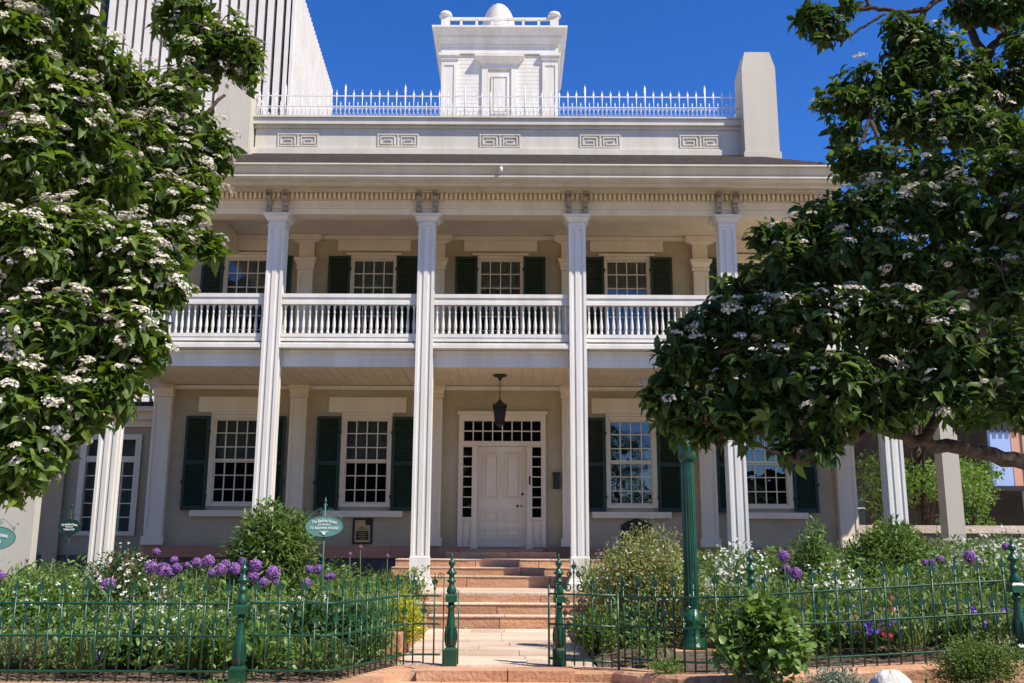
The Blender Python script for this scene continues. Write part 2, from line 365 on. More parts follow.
def sash_window(x, z0, z1, rows, cols, split, curtain, upper=False):
    w = .468
    fr = MB(); fr.box(x-.5,x-w,WY-.035,WY+.12,z0,z1); fr.box(x+w,x+.5,WY-.035,WY+.12,z0,z1)
    fr.box(x-w,x+w,WY-.035,WY+.12,z1-.03,z1); fr.box(x-w,x+w,WY-.035,WY+.12,z0,z0+.06)
    aw = .525 if upper else .56
    fr.box(x-aw,x-.502,WY-.05,WY-.003,z0,z1+.06); fr.box(x+.502,x+aw,WY-.05,WY-.003,z0,z1+.06); fr.box(x-.5,x+.5,WY-.05,WY-.003,z1+.002,z1+.06)
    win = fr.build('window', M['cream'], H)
    gz0, gz1 = z0+.06, z1-.03; mu = MB()
    def bars(a, b, y, nr):
        mu.box(x-w,x-w+.022,y,y+.035,a,b); mu.box(x+w-.022,x+w,y,y+.035,a,b)
        mu.box(x-w+.022,x+w-.022,y,y+.035,a,a+.045); mu.box(x-w+.022,x+w-.022,y,y+.035,b-.03,b)
        for k in range(1,cols): xx = x-w+2*w*k/cols; mu.box(xx-.011,xx+.011,y+.003,y+.03,a+.045,b-.04)
        for k in range(1,nr): zz = a+(b-a)*k/nr; mu.box(x-w+.022,x+w-.022,y+.005,y+.028,zz-.011,zz+.011)
    mid = gz0+(gz1-gz0)*split; bars(mid+.003, gz1, WY+.02, rows-rows//2); bars(gz0, mid+.0, WY+.06, rows//2)
    mu.build('muntins', M['cream'], win)
    g = MB(); g.box(x-w+.01,x+w-.01,WY+.045,WY+.05,mid+.01,gz1-.01); g.box(x-w+.01,x+w-.01,WY+.085,WY+.09,gz0+.01,mid-.01); g.build('pane', M['glass'], win)
    if curtain:
        c = MB(); c.smooth = True; n = 44; cz = gz0+(gz1-gz0)*(1-curtain); v = []; f = []
        for i in range(n+1):
            xx = x-.47+.94*i/n; yy = WY+.2+.018*math.sin(i*1.9)+.008*math.sin(i*4.3)
            v += [(xx,yy,cz+.02*math.sin(i*.7)),(xx,yy,gz1+.03)]
        for i in range(n): f.append((2*i,2*i+2,2*i+3,2*i+1))
        c.add(v,f); c.build('curtain', M['curtain'], win, recalc=False)
    return win
def shutter(x0, x1, z0, z1):
    s = MB(); y0, y1 = WY-.085, WY-.045; s.box(x0,x0+.06,y0,y1,z0,z1); s.box(x1-.06,x1,y0,y1,z0,z1)
    zm = z0+(z1-z0)*.5
    for a, b in ((z0,z0+.09),(zm-.045,zm+.045),(z1-.07,z1)): s.box(x0+.06,x1-.06,y0+.002,y1-.002,a,b)
    for a, b in ((z0+.09,zm-.045),(zm+.045,z1-.07)):
        n = int((b-a)/.042)
        for k in range(n):
            z = a+(k+.5)*(b-a)/n; s.add([(x0+.06,y0+.006,z-.018),(x1-.06,y0+.006,z-.018),(x1-.06,y1-.004,z+.02),(x0+.06,y1-.004,z+.02),(x0+.06,y0+.012,z-.022),(x1-.06,y0+.012,z-.022),(x1-.06,y1,z+.014),(x0+.06,y1,z+.014)],
                [(0,1,2,3),(7,6,5,4),(0,4,5,1),(3,2,6,7)])
    o = s.build('shutter', M['shutter'], H)
    return o
def hinge(sh, x, z):
    h = MB(); h.box(x-.03,x+.03,WY-.105,WY-.07,z-.02,z+.02); h.box(x-.012,x+.012,WY-.11,WY-.06,z-.05,z+.03); h.build('hinge', M['black'], sh)
for x, _ in LW:
    w_ = sash_window(x, 2.33, 4.27, 6, 4, .5, .48 if x < 0 else .0)
    s = MB(); s.box(x-.88,x+.84,WY-.12,WY+.02,2.11,2.24); s.build('sill', M['cream'], w_)
    s = MB(); s.box(x-.56,x+.56,WY-.065,WY-.003,4.335,4.39); s.box(x-.86,x+.86,WY-.045,WY-.003,4.395,4.735); s.build('lintel', M['cream'], w_)
    for a, b in ((x-1.10,x-.575),(x+.575,x+1.10)):
        sh = shutter(a, b, 2.24, 4.30)
        hx = b if a < x else a
        for z in (2.55,3.95): hinge(sh, hx, z)
        hinge(sh, a if a < x else b, 2.85)
for x in UW:
    w_ = sash_window(x, 5.9, 7.97, 6, 4, .5, .7 if x < 1 else .5, True)
    s = MB(); s.box(x-.64,x+.64,WY-.065,WY-.003,8.035,8.09); s.box(x-.84,x+.84,WY-.045,WY-.003,8.14,8.43); s.build('lintel', M['cream'], w_)
    s = MB(); s.box(x-.66,x+.66,WY-.09,WY+.02,5.79,5.895); s.build('sill', M['cream'], w_)
    for a, b in ((x-1.03,x-.53),(x+.53,x+1.03)):
        sh = shutter(a, b, 5.85, 8.0); hinge(sh, b if a < x else a, 7.7)
# door case
cs = MB(); y0, y1 = WY-.06, WY+.12; T = 4.36
for a, b in ((DC-.96,DC-.86),(DC+.86,DC+.96)): cs.box(a,b,y0,y1,1.45,T)
cs.box(DC-.86,DC+.86,y0+.004,y1,4.22,T); cs.box(DC-1.0,DC+1.0,y0-.03,WY-.003,T+.002,T+.07)
cs.box(DC-.86,DC+.86,y0+.004,y1,3.66,3.77)
for sx in (-1,1):
    a, b = sorted((DC+sx*.54, DC+sx*.66)); cs.box(a,b,y0-.015,y1,1.66,3.655); cs.box(a-.02,b+.02,y0-.03,y1,1.45,1.66); cs.box(a-.005,b+.005,y0-.035,y1-.01,3.665,3.765)
    a, b = sorted((DC+sx*.662, DC+sx*.858)); cs.box(a,b,y0+.03,y1-.01,1.452,2.06); cs.box(a,b,y0-.01,y1-.01,2.062,2.11)
    cs.box(a+.05,b-.05,y0+.015,y0+.029,1.56,1.95)
    # glazing bars of the sidelight
    for k in range(8): z = 2.11+(3.655-2.11)*k/7; cs.box(a,b,y0+.05,y0+.08,z-.012,z+.012)
for k in range(9): x = DC-.86+1.72*k/8; cs.box(x-.012,x+.012,y0+.05,y0+.08,3.77,4.22)
cs.box(DC-.86,DC+.86,y0+.052,y0+.078,3.985,4.009)
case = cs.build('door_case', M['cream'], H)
g = MB(); g.box(DC-.855,DC+.855,WY+.03,WY+.035,3.775,4.215)
for sx in (-1,1): a, b = sorted((DC+sx*.664, DC+sx*.856)); g.box(a,b,WY+.03,WY+.035,2.115,3.65)
g.build('pane', M['glass'], case)
dr = MB(); a, b = DC-.538, DC+.538; dr.box(a,b,WY+.03,WY+.08,1.455,3.655)
def panel(mbx, x0,x1,z0,z1,y):
    mbx.box(x0,x1,y-.03,y-.001,z0,z0+.035); mbx.box(x0,x1,y-.03,y-.001,z1-.035,z1); mbx.box(x0,x0+.035,y-.03,y-.001,z0+.035,z1-.035); mbx.box(x1-.035,x1,y-.03,y-.001,z0+.035,z1-.035)
    mbx.box(x0+.075,x1-.075,y-.018,y-.001,z0+.075,z1-.075)
for (p0,p1) in ((a+.12,DC-.06),(DC+.06,b-.12)):
    panel(dr,p0,p1,1.65,1.90,WY+.03); panel(dr,p0,p1,2.02,2.27,WY+.03); panel(dr,p0,p1,2.50,3.50,WY+.03)
dr.box(a,b,WY+.02,WY+.029,1.455,1.50)
door = dr.build('door', M['cream'], H)
k = MB(); 
for (kx,kz,kr) in ((b-.09,2.62,.028),(b-.20,2.36,.028),(b-.11,2.36,.02)):
    k.lathe(0,0,[(0.001,0),(kr,.004),(kr,.02),(kr*.5,.03),(.001,.034)],10)
    n0 = len(k.v)-50
    for i in range(n0,len(k.v)): x_,y_,z_ = k.v[i]; k.v[i] = (kx+x_, WY+.03-z_, kz+y_)
k.build('door_knob', M['black'], door)
k = MB(); k.box(b+.05,b+.085,WY-.10,WY-.075,2.82,3.0); k.build('bell_plate', M['black'], case)
# stoop, wide steps, landing and lower flight
def slabs(mb, x0, x1, y0, y1, z0, z1, step=1.3):
    x = x0
    while x < x1-.01:
        x2 = x+random.uniform(.7,1.)*step*1.3
        if x1-x2 < .4: x2 = x1
        zq = random.uniform(-.004,.003) if z1 < 1.6 else 0; mb.box(x+.006, x2-.006, y0+random.uniform(0,.006), y1, z0, z1+zq*0); x = x2
st = MB(); random.seed(3)
slabs(st, CX-1.16, CX+1.16, 20.4, WY-.085, .5, 1.39); slabs(st, DC-.9, DC+.9, 20.98, WY+.0, 1.392, 1.45)
slabs(st, CX-2.1, CX+2.1, 19.6, 20.395, .5, 1.235); slabs(st, CX-2.14, CX+2.14, 19.25, 19.595, .5, 1.085); slabs(st, CX-2.18, CX+2.18, 18.9, 19.245, .5, .93)
st.m = 1; slabs(st, CX-2.2, CX+2.2, 16.92, 18.895, .3, .735, 1.5)
st.m = 0; slabs(st, CX-1.5, CX+1.5, 16.55, 16.915, .1, .565); slabs(st, CX-1.5, CX+1.5, 16.15, 16.545, .1, .395)
st.m = 1
for (x0,x1,ya,z) in ((CX-1.5,CX+1.5,16.55,.565),(CX-1.5,CX+1.5,16.15,.395),(CX-2.14,CX+2.14,19.25,1.085),(CX-2.18,CX+2.18,18.9,.93),(CX-2.1,CX+2.1,19.6,1.235)):
    slabs(st, x0, x1, ya-.015, ya+.38 if z<1.2 else 20.39, z+.002, z+.02)
# front riser of the landing and cheek walls
st.m = 0; slabs(st, CX-2.2, CX+2.2, 16.90, 16.918, .3, .70)
for s_ in (-1,1):
    a, b = sorted((CX+s_*1.51, CX+s_*1.75)); st.box(a,b,15.6,16.9,.1,.62); 
st.build('steps', [M['redstone'], M['tread']], H)
# columns
def column(x, y, top=8.03, base=.737, w=.335):
    mb = MB()
    mb.cbox(x,y,.50,.50,base,base+.10); mb.frust(x,y,.46,.46,base+.102,.38,.38,base+.2)
    mb.cbox(x,y,.36,.36,base+.202,base+.56); mb.frust(x,y,.36,.36,base+.562,w,w,base+.60)
    h = w/2; u = [(-h,0),(-h+.055,0),(-h+.062,.022),(-.05,.022),(-.043,0),(.043,0),(.05,.022),(h-.062,.022),(h-.055,0)]
    ring = []
    for k in range(4):
        c, s = math.cos(k*math.pi/2), math.sin(k*math.pi/2)
        for a, d in u: X_, Y_ = a, -h+d; ring.append((x+X_*c-Y_*s, y+X_*s+Y_*c))
    n = len(ring); z0, z1 = base+.602, top-.30
    v = [(a,b,z0) for a,b in ring]+[(a,b,z1) for a,b in ring]
    mb.add(v, [(i,(i+1)%n,(i+1)%n+n,i+n) for i in range(n)])
    mb.cbox(x,y,w,w,z1,top-.155); mb.cbox(x,y,w+.04,w+.04,z1+.05,z1+.075)
    mb.cbox(x,y,w+.05,w+.05,top-.153,top-.13); mb.frust(x,y,w+.06,w+.06,top-.128,.49,.49,top-.055); mb.cbox(x,y,.55,.55,top-.053,top-.002)
    return mb
CY = 18.5
for i, x in enumerate(XS):
    if i in (0,5): column(x, CY, 5.0, .35).build('column', M['white'], H)
    else: column(x, CY).build('column', M['white'], H)
# pilasters on the wall
def pilaster(x, z0, z1, w=.36, cap=.60, d=.12):
    mb = MB(); mb.box(x-w/2,x+w/2,WY-d,WY-.003,z0,z1-.26)
    mb.box(x-w/2+.0,x-w/2+.06,WY-d-.02,WY-d-.001,z0+.3,z1-.3); mb.box(x+w/2-.06,x+w/2,WY-d-.02,WY-d-.001,z0+.3,z1-.3); mb.box(x-w/2+.06,x+w/2-.06,WY-d-.02,WY-d-.001,z1-.36,z1-.3)
    mb.box(x-w/2-.03,x+w/2+.03,WY-d-.03,WY-.003,z1-.257,z1-.2); mb.frust(x, WY-d/2, w+.02, d+.02, z1-.198, cap, d+.16, z1-.07); mb.box(x-cap/2-.02,x+cap/2+.02,WY-d-.10,WY-.003,z1-.068,z1)
    mb.box(x-w/2-.04,x+w/2+.04,WY-d-.04,WY-.09,z0,z0+.18)
    return mb
for i, k in enumerate((-2.5,-1.5,-.5,.5,1.5,2.5)):
    x = CX+3.01*k
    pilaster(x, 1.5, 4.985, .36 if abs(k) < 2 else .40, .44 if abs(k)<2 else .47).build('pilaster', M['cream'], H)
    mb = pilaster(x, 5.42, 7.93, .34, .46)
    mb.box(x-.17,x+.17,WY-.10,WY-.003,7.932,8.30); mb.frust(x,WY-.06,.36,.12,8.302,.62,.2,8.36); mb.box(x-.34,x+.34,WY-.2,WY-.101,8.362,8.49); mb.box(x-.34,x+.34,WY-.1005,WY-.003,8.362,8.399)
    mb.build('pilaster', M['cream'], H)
# porch ceiling / balcony floor / beams
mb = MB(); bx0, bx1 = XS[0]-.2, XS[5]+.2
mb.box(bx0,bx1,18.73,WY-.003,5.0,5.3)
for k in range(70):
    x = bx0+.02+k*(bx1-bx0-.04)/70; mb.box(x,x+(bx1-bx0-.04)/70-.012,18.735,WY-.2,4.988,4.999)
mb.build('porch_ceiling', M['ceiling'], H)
mb = MB()
for a, b in zip(XS[:-1], XS[1:]):
    mb.box(a+.17,b-.17,18.60,18.72,4.965,5.295)
    mb.box(a+.17,b-.17,18.57,18.599,5.22,5.29)
    mb.box(a+.17,b-.17,18.36,18.75,5.30,5.37); mb.box(a+.17,b-.17,18.385,18.75,5.372,5.405)
mb.box(bx0,bx1,18.76,WY-.003,5.302,5.40)
mb.box(bx1+.002,9.2,18.9,24.0,5.0,5.40); mb.box(bx1+.002,9.25,18.85,18.898,5.30,5.42); mb.box(8.95,9.15,19.7,23.9,4.80,4.998)
for x in (XS[0],XS[5]): mb.box(x-.16,x+.16,18.7,WY-.15,4.90,4.985)
mb.box(XS[0]-.1,XS[5]+.1,WY-.12,WY-.003,4.90,4.984)
mb.build('balcony_floor', M['white'], H)
# balcony railings
bal_prof = [(.030,0),(.030,.05),(.018,.06),(.026,.09),(.034,.16),(.028,.24),(.018,.34),(.015,.42),(.024,.44),(.015,.46),(.020,.50),(.030,.54),(.030,.585)]
bm = MB(); bm.lathe(0,0,bal_prof,8); bmesh_ob = None
bays = list(zip(XS[:-1], XS[1:]))
rest = MB()
for bi, (a, b) in enumerate(bays):
    r_ = MB(); x0, x1 = a+.168, b-.168; ry = 18.50
    r_.box(x0,x1,ry-.075,ry+.075,6.33,6.405); r_.box(x0,x1,ry-.055,ry+.055,6.255,6.328); r_.box(x0,x1,ry-.065,ry+.065,6.19,6.253)
    r_.box(x0,x1,ry-.055,ry+.055,5.53,5.60); r_.box(x0,x1,ry-.045,ry+.045,5.455,5.528)
    rail = r_.build('balcony_railing', M['white'], H)
    for k in range(22):
        x = x0+(x1-x0)*(k+.5)/22
        vis = bi in (1,2,3) or (bi == 0 and k >= 8) or (bi == 4 and k < 14)
        if vis:
            if bmesh_ob is None:
                bmesh_ob = bm.build('baluster', M['white'], rail); o = bmesh_ob
            else:
                o = bmesh_ob.copy(); COL.objects.link(o); o.parent = rail
            o.location = (x, ry, 5.602)
        else: rest.lathe(x, ry, [(r, 5.602+z) for r, z in bal_prof], 6)
for x in (XS[0],XS[5]):
    rest.box(x-.06,x+.06,18.7,WY-.13,6.25,6.4); rest.box(x-.05,x+.05,18.7,WY-.13,5.46,5.6)
    for k in range(16): rest.lathe(x, 18.8+k*.145, [(r, 5.602+z) for r, z in bal_prof], 6)
tag(rest.build('balusters', M['white'], H), kind='stuff')
# upper entablature and cornice
EX0, EX1 = -6.62, 6.28
mb = MB()
mb.box(EX0,EX1,18.34,18.70,8.03,8.15); mb.box(EX0-.0,EX1,18.36,18.69,8.187,8.32); mb.box(EX0-.02,EX1+.02,18.31,18.70,8.152,8.185)
for x in (EX0,EX1-.3): mb.box(x,x+.3,18.71,WY-.003,8.03,8.50)
mb.box(EX0-.02,EX1+.02,18.32,18.70,8.322,8.335)
x = EX0
while x < EX1-.05: mb.box(x,x+.052,18.27,18.34,8.338,8.462); x += .094
mb.box(EX0,EX1,18.345,18.70,8.336,8.468)
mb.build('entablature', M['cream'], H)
mb = MB()   # stepped crown mouldings to the eave
X0, X1 = EX0-.02, EX1+.02
for (o_, z0, z1) in ((.12,8.47,8.495),(.22,8.497,8.515)): mb.box(X0-o_,X1+o_,18.34-o_,18.9,z0,z1)
mb.box(X0-.16,X1+.16,17.85,21.1,8.52,8.54)
mb.box(X0-.18,X1+.18,17.80,17.86,8.45,8.56); mb.box(X0-.20,X1+.20,17.74,17.799,8.50,8.58)
pr = [(17.80,8.57),(17.70,8.59),(17.63,8.65),(17.56,8.74),(17.50,8.755),(17.50,8.785),(17.80,8.785)]
mb.poly(pr, X0-.26, X1+.28, 'yz'); mb.box(X0-.24,X1+.26,17.801,21.2,8.585,8.78)
mb.box(X0-.25,X1+.27,17.57,17.739,8.535,8.568); mb.box(X0-.23,X1+.25,17.60,17.739,8.505,8.534)
mb.build('cornice', M['trim'], H)
for x in XS[1:5]:
    for s_ in (-1,1):
        b_ = MB(); xc = x+s_*.165; w_ = .05
        prof = [(18.335,8.04),(18.27,8.05),(18.22,8.09),(18.22,8.14),(18.28,8.19),(18.26,8.25),(18.19,8.29),(18.16,8.35),(18.20,8.40),(18.24,8.42),(18.16,8.44),(18.16,8.468),(18.335,8.468)]
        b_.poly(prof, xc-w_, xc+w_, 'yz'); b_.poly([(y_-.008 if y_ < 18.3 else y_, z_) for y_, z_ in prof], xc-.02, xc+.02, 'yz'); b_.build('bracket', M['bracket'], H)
# upper porch ceiling
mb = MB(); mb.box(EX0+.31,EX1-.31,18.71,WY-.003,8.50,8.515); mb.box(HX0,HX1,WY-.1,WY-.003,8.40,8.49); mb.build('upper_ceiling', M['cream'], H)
m_ = MB(); m_.tube([(at(501,172,17.5).x,17.75,8.70),(at(501,172,17.5).x,17.50,8.69),(at(501,172,17.5).x,17.44,8.66),(at(501,172,17.5).x,17.44,8.58)],.035,10); m_.build('overflow_pipe', M['white'], H)
# roof
rf = MB(); ex0, ex1 = X0-.26, X1+.28; PT = 10.86
V_ = [(ex0,17.53,8.79),(ex1,17.53,8.79),(5.95,22,PT),(-6.4,22,PT),(ex1,21.4,8.79),(ex0,21.4,8.79)]
rf.add(V_, [(0,1,2,3),(1,4,2),(0,3,5)])
a0, a1 = HX0-.15, HX1+.02
V_ = [(a0,21.0,8.85),(a1,21.0,8.85),(a1,34.8,8.85),(a0,34.8,8.85),(-6.4,22.3,PT),(5.95,22.3,PT),(5.95,31,PT),(-6.4,31,PT)]
rf.add(V_, [(0,1,5,4),(1,2,6,5),(2,3,7,6),(3,0,4,7),(4,5,6,7)])
rf.build('roof', M['roof'], H, recalc=False)
mb = MB(); mb.box(a0+.02,a1-.02,21.18,34.7,8.60,8.84); mb.build('eave_board', M['white'], H)
# attic parapet with greek key panels
px0, px1 = -6.32, 5.75
mb = MB(); mb.box(px0,px1,22.0,30.5,10.5,11.52); mb.box(px0-.05,px1+.05,21.93,30.55,10.84,10.98); mb.box(px0-.03,px1+.03,21.96,30.53,10.982,11.02)
mb.box(px0-.03,px1+.03,21.96,30.53,11.522,11.60); mb.box(px0-.1,px1+.1,21.88,30.6,11.602,11.76); mb.box(px0-.13,px1+.13,21.84,30.63,11.762,11.80)
par = mb.build('parapet', M['trim'], H)
def greek(cx, z0, w=1.0, h=.34):
    k = MB(); t = .028; y0, y1 = 21.975, 21.997
    def bar(xa, xb, za, zb, d=0): k.box(min(xa,xb),max(xa,xb),y0-d,y1,min(za,zb),max(za,zb))
    bar(cx-w/2,cx+w/2,z0,z0+t); bar(cx-w/2,cx+w/2,z0+h-t,z0+h); bar(cx-w/2,cx-w/2+t,z0+t,z0+h-t); bar(cx+w/2-t,cx+w/2,z0+t,z0+h-t); bar(cx-t/2,cx+t/2,z0+t,z0+h-t)
    for s_ in (-1,1):
        q = lambda u: cx+s_*u
        a, b = .07, w/2-.07; za, zb = z0+.065, z0+h-.065
        bar(q(a),q(b),zb-t,zb); bar(q(b-t),q(b),za,zb-t); bar(q(a+.07),q(b-t),za,za+t); bar(q(a+.07),q(a+.07+t),za+t,zb-.085); bar(q(a+.07+t),q(b-.09),zb-.085-t,zb-.085); bar(q(a),q(a+t),za-.0,zb-t)
    return k.build('greek_key', M['trim'], par)
for px in (298,398,500,600,700): greek(at(px,141,22).x, 11.05)
# chimneys
for (c0, c1) in ((5.46,6.30),(-7.08,-6.22)):
    c = MB(); cx_ = (c0+c1)/2; cw = c1-c0; cx_ *= 1.02; c.frust(cx_,21.95,cw,.75,8.9,cw-.02,.74,12.98); h_ = cw/2; c.add([(cx_-h_+.01,21.58,12.98),(cx_+h_-.01,21.58,12.98),(cx_+h_-.01,22.32,12.98),(cx_-h_+.01,22.32,12.98),(cx_-h_+.10,21.585,13.40),(cx_+h_-.13,21.585,13.40),(cx_+h_-.13,22.1,13.40),(cx_-h_+.10,22.1,13.40)],[(3,2,1,0),(4,5,6,7),(0,1,5,4),(1,2,6,5),(2,3,7,6),(3,0,4,7)])
    c.cbox(cx_,21.95,cw+.06,.81,10.2,10.78); c.build('chimney', M['chimney'], H)
# roof walk railing
wr = MB(); ry = 21.97; rz = 11.8
wr.box(px0,px1,ry-.012,ry+.012,rz+.57,rz+.59); wr.box(px0,px1,ry-.012,ry+.012,rz+.295,rz+.31); wr.box(px0,px1,ry-.012,ry+.012,rz+.02,rz+.04)
n = 114; dx = (px1-px0)/n
for k in range(n):
    x = px0+(k+.5)*dx
    if k % 2: wr.tube([(x,ry,rz+.03),(x,ry,rz+.36)],.007,4); wr.poly([(x-.018,rz+.37),(x,rz+.34),(x+.018,rz+.37),(x,rz+.44)],ry-.006,ry+.006)
    # lattice of small curls along the bottom
    wr.tube([(x-dx/2,ry,rz+.04),(x,ry,rz+.19),(x+dx/2,ry,rz+.04)],.006,4); wr.tube([(x-dx/2,ry,rz+.30),(x,ry,rz+.17),(x+dx/2,ry,rz+.30)],.006,4)
for sx_ in (px0,px1):
    for k in range(0,60): wr.tube([(sx_,22.1+k*.14,rz),(sx_,22.1+k*.14,rz+.66)],.008,4)
    wr.box(sx_-.012,sx_+.012,22.0,30.5,rz+.57,rz+.59)
rw = wr.build('roof_railing', M['white_iron'], H)
def rpicket(tall):
    p = MB(); h = .84 if tall else .68
    p.tube([(0,0,0),(0,0,h)],.010 if not tall else .02,5)
    p.poly([(-.030,h-.05),(0,h-.10),(.030,h-.05),(.012,h-.01),(0,h+.08),(-.012,h-.01)],-.008,.008); p.box(-.035,.035,-.008,.008,h-.125,h-.11)
    return p
PK = {}
j = 0
for k in range(0,n,2):
    x = px0+(k+.5)*dx; tall = (k//2) % 7 == 3
    if tall not in PK: o = rpicket(tall).build('picket', M['white_iron'], rw); PK[tall] = o
    else: o = PK[tall].copy(); COL.objects.link(o); o.parent = rw
    o.location = (x, ry, rz)
# rooftop cupola
cx_ = -.385; cw = 3.3; cy0 = 25.0; cyc = cy0+cw/2
cu = MB(); cu.cbox(cx_,cyc,cw-.1,cw-.1,11.7,15.16)
for k in range(26): z = 12.0+k*.12; cu.cbox(cx_,cyc,cw-.09-.0,cw-.09,z,z+.108)
for sx_ in (-1,1):
    for sy_ in (-1,1):
        X_, Y_ = cx_+sx_*(cw/2-.22), cyc+sy_*(cw/2-.22); cu.cbox(X_,Y_,.44,.44,11.8,15.0); cu.cbox(X_,Y_,.52,.52,15.0,15.16); cu.cbox(X_,Y_,.60,.60,15.1,15.18)
        if sy_ < 0:
            cu.box(X_-.22,X_-.14,Y_-.245,Y_-.221,12.5,14.9); cu.box(X_+.14,X_+.22,Y_-.245,Y_-.221,12.5,14.9); cu.box(X_-.14,X_+.14,Y_-.245,Y_-.221,14.82,14.9)
cup = cu.build('cupola', M['white'], H)
cc = MB(); cc.cbox(cx_,cyc,cw+.02,cw+.02,15.185,15.42); cc.cbox(cx_,cyc,cw+.08,cw+.08,15.422,15.46); cc.frust(cx_,cyc,cw+.08,cw+.08,15.462,cw+.22,cw+.22,15.62)
cc.cbox(cx_,cyc,cw+.26,cw+.26,15.622,15.68); cc.frust(cx_,cyc,cw+.3,cw+.3,15.682,cw+.48,cw+.48,15.86); cc.cbox(cx_,cyc,cw+.54,cw+.54,15.862,15.92)
cc.build('cupola_cornice', M['white'], cup)
dd = MB(); fy = cy0+.05
dd.box(cx_-.50,cx_-.33,fy-.07,fy-.001,11.8,14.72); dd.box(cx_+.33,cx_+.50,fy-.07,fy-.001,11.8,14.72); dd.box(cx_-.50,cx_+.50,fy-.08,fy-.001,14.722,14.86); dd.frust(cx_,fy-.05,1.0,.1,14.862,1.36,.3,15.03); dd.cbox(cx_,fy-.05,1.4,.34,15.032,15.08)
dd.box(cx_-.325,cx_+.325,fy-.03,fy-.001,11.8,14.65); panel(dd,cx_-.24,cx_+.24,13.35,14.5,fy-.031); panel(dd,cx_-.24,cx_+.24,12.4,13.1,fy-.031)
dd.build('cupola_door', M['white'], cup)
rr = MB(); z0 = 15.92; q = 1.56
for sx_ in (-1,1):
    for sy_ in (-1,1):
        rr.cbox(cx_+sx_*q,cyc+sy_*q,.24,.24,z0,z0+.42); rr.lathe(cx_+sx_*q,cyc+sy_*q,[(.14,z0+.42),(.19,z0+.46),(.19,z0+.50),(.16,z0+.57),(.08,z0+.62),(.01,z0+.64)],14)
for sgn in (-1,1):
    rr.box(cx_-q+.12,cx_+q-.12,cyc+sgn*q-.04,cyc+sgn*q+.04,z0+.36,z0+.43); rr.box(cx_-q+.12,cx_+q-.12,cyc+sgn*q-.03,cyc+sgn*q+.03,z0+.12,z0+.17)
    rr.box(cx_+sgn*q-.04,cx_+sgn*q+.04,cyc-q+.12,cyc+q-.12,z0+.36,z0+.43); rr.box(cx_+sgn*q-.03,cx_+sgn*q+.03,cyc-q+.12,cyc+q-.12,z0+.12,z0+.17)
    for k in range(1,7): x = cx_-q+2*q*k/7; rr.cbox(x,cyc+sgn*q,.07,.05,z0,z0+.36)
rr.build('cupola_railing', M['white'], cup)
bh = MB(); prof = []
for k in range(15):
    t = k/14; r0 = .52*math.sqrt(max(0,1-(t*.97)**2.3)); z = z0+.40+1.12*t
    prof += [(max(r0,.02),z),(max(r0,.02)*1.018,z+.03),(max(r0,.02)*1.018,z+.055)]
bh.lathe(cx_-.06,cyc-.3,[(.56,z0),(.56,z0+.32)]+prof,24); bh.build('beehive_dome', M['white'], cup)
# ------------------------------------------------------------------ things on the house
M['white_text'] = mottled('sign_lettering', (.80,.80,.76), (.84,.84,.80), 5, .6)
def text_mesh(body, size, x, y, z, mat, parent, name='lettering', bold=.0, squash=1., arch=0):
    cu = bpy.data.curves.new('t', 'FONT'); cu.body = body; cu.size = size; cu.align_x = 'CENTER'; cu.align_y = 'CENTER'; cu.extrude = .002; cu.offset = bold
    to = bpy.data.objects.new('t', cu); COL.objects.link(to); bpy.context.view_layer.update()
    me = bpy.data.meshes.new_from_object(to.evaluated_get(bpy.context.evaluated_depsgraph_get())); bpy.data.objects.remove(to)
    for v in me.vertices:
        c = v.co.copy(); v.co = (x+c.x*squash, y-c.z, z+c.y-arch*(c.x*squash)**2)
    me.materials.clear(); me.materials.append(mat); me.name = name
    o = bpy.data.objects.new(name, me); COL.objects.link(o); o.parent = parent
    if parent.type == 'EMPTY': o.matrix_parent_inverse = Matrix.Translation(parent.location).inverted()
    return o
M['lampglass'] = mottled('smoky_lamp_glass', (.03,.025,.02), (.05,.04,.03), 8, .6, spec=.2)
# hanging lantern
lp = at(500,374,19.6); lx, ly = lp.x, 19.6
LN = thing('hanging_lantern', (lx,ly,4.3), 'black iron lantern hanging on a chain from the porch ceiling above the door', 'lantern')
m_ = MB(); m_.lathe(lx,ly,[(.05,4.99),(.15,4.985),(.13,4.95),(.05,4.93),(.03,4.88),(.015,4.86)],14); m_.build('ceiling_rose', M['black'], LN)
m_ = MB(); z = 4.87
i = 0
while z > 4.48:
    pts = []
    for k in range(9):
        t = 2*math.pi*k/8; dxx = .016*math.sin(t); pts.append((lx+(dxx if i%2 else 0), ly+(0 if i%2 else dxx), z-.028+.03*math.cos(t)))
    m_.tube(pts,.005,5); z -= .048; i += 1
m_.build('chain', M['black'], LN)
m_ = MB(); m_.lathe(lx,ly,[(.012,4.49),(.03,4.45),(.05,4.43),(.13,4.36),(.15,4.35),(.15,4.33),(.13,4.325)],6); m_.lathe(lx,ly,[(.085,3.98),(.095,3.96),(.06,3.93),(.03,3.91),(.005,3.87)],6)
for k in range(6):
    a = math.pi/3*k; m_.tube([(lx+.135*math.cos(a),ly+.135*math.sin(a),4.40),(lx+.135*math.cos(a),ly+.135*math.sin(a),4.33),(lx+.088*math.cos(a),ly+.088*math.sin(a),3.98)],.009,5)
m_.build('lantern_frame', M['black'], LN)
m_ = MB(); m_.lathe(lx,ly,[(.080,3.985),(.124,4.325)],6); m_.build('lantern_glass', M['lampglass'], LN)
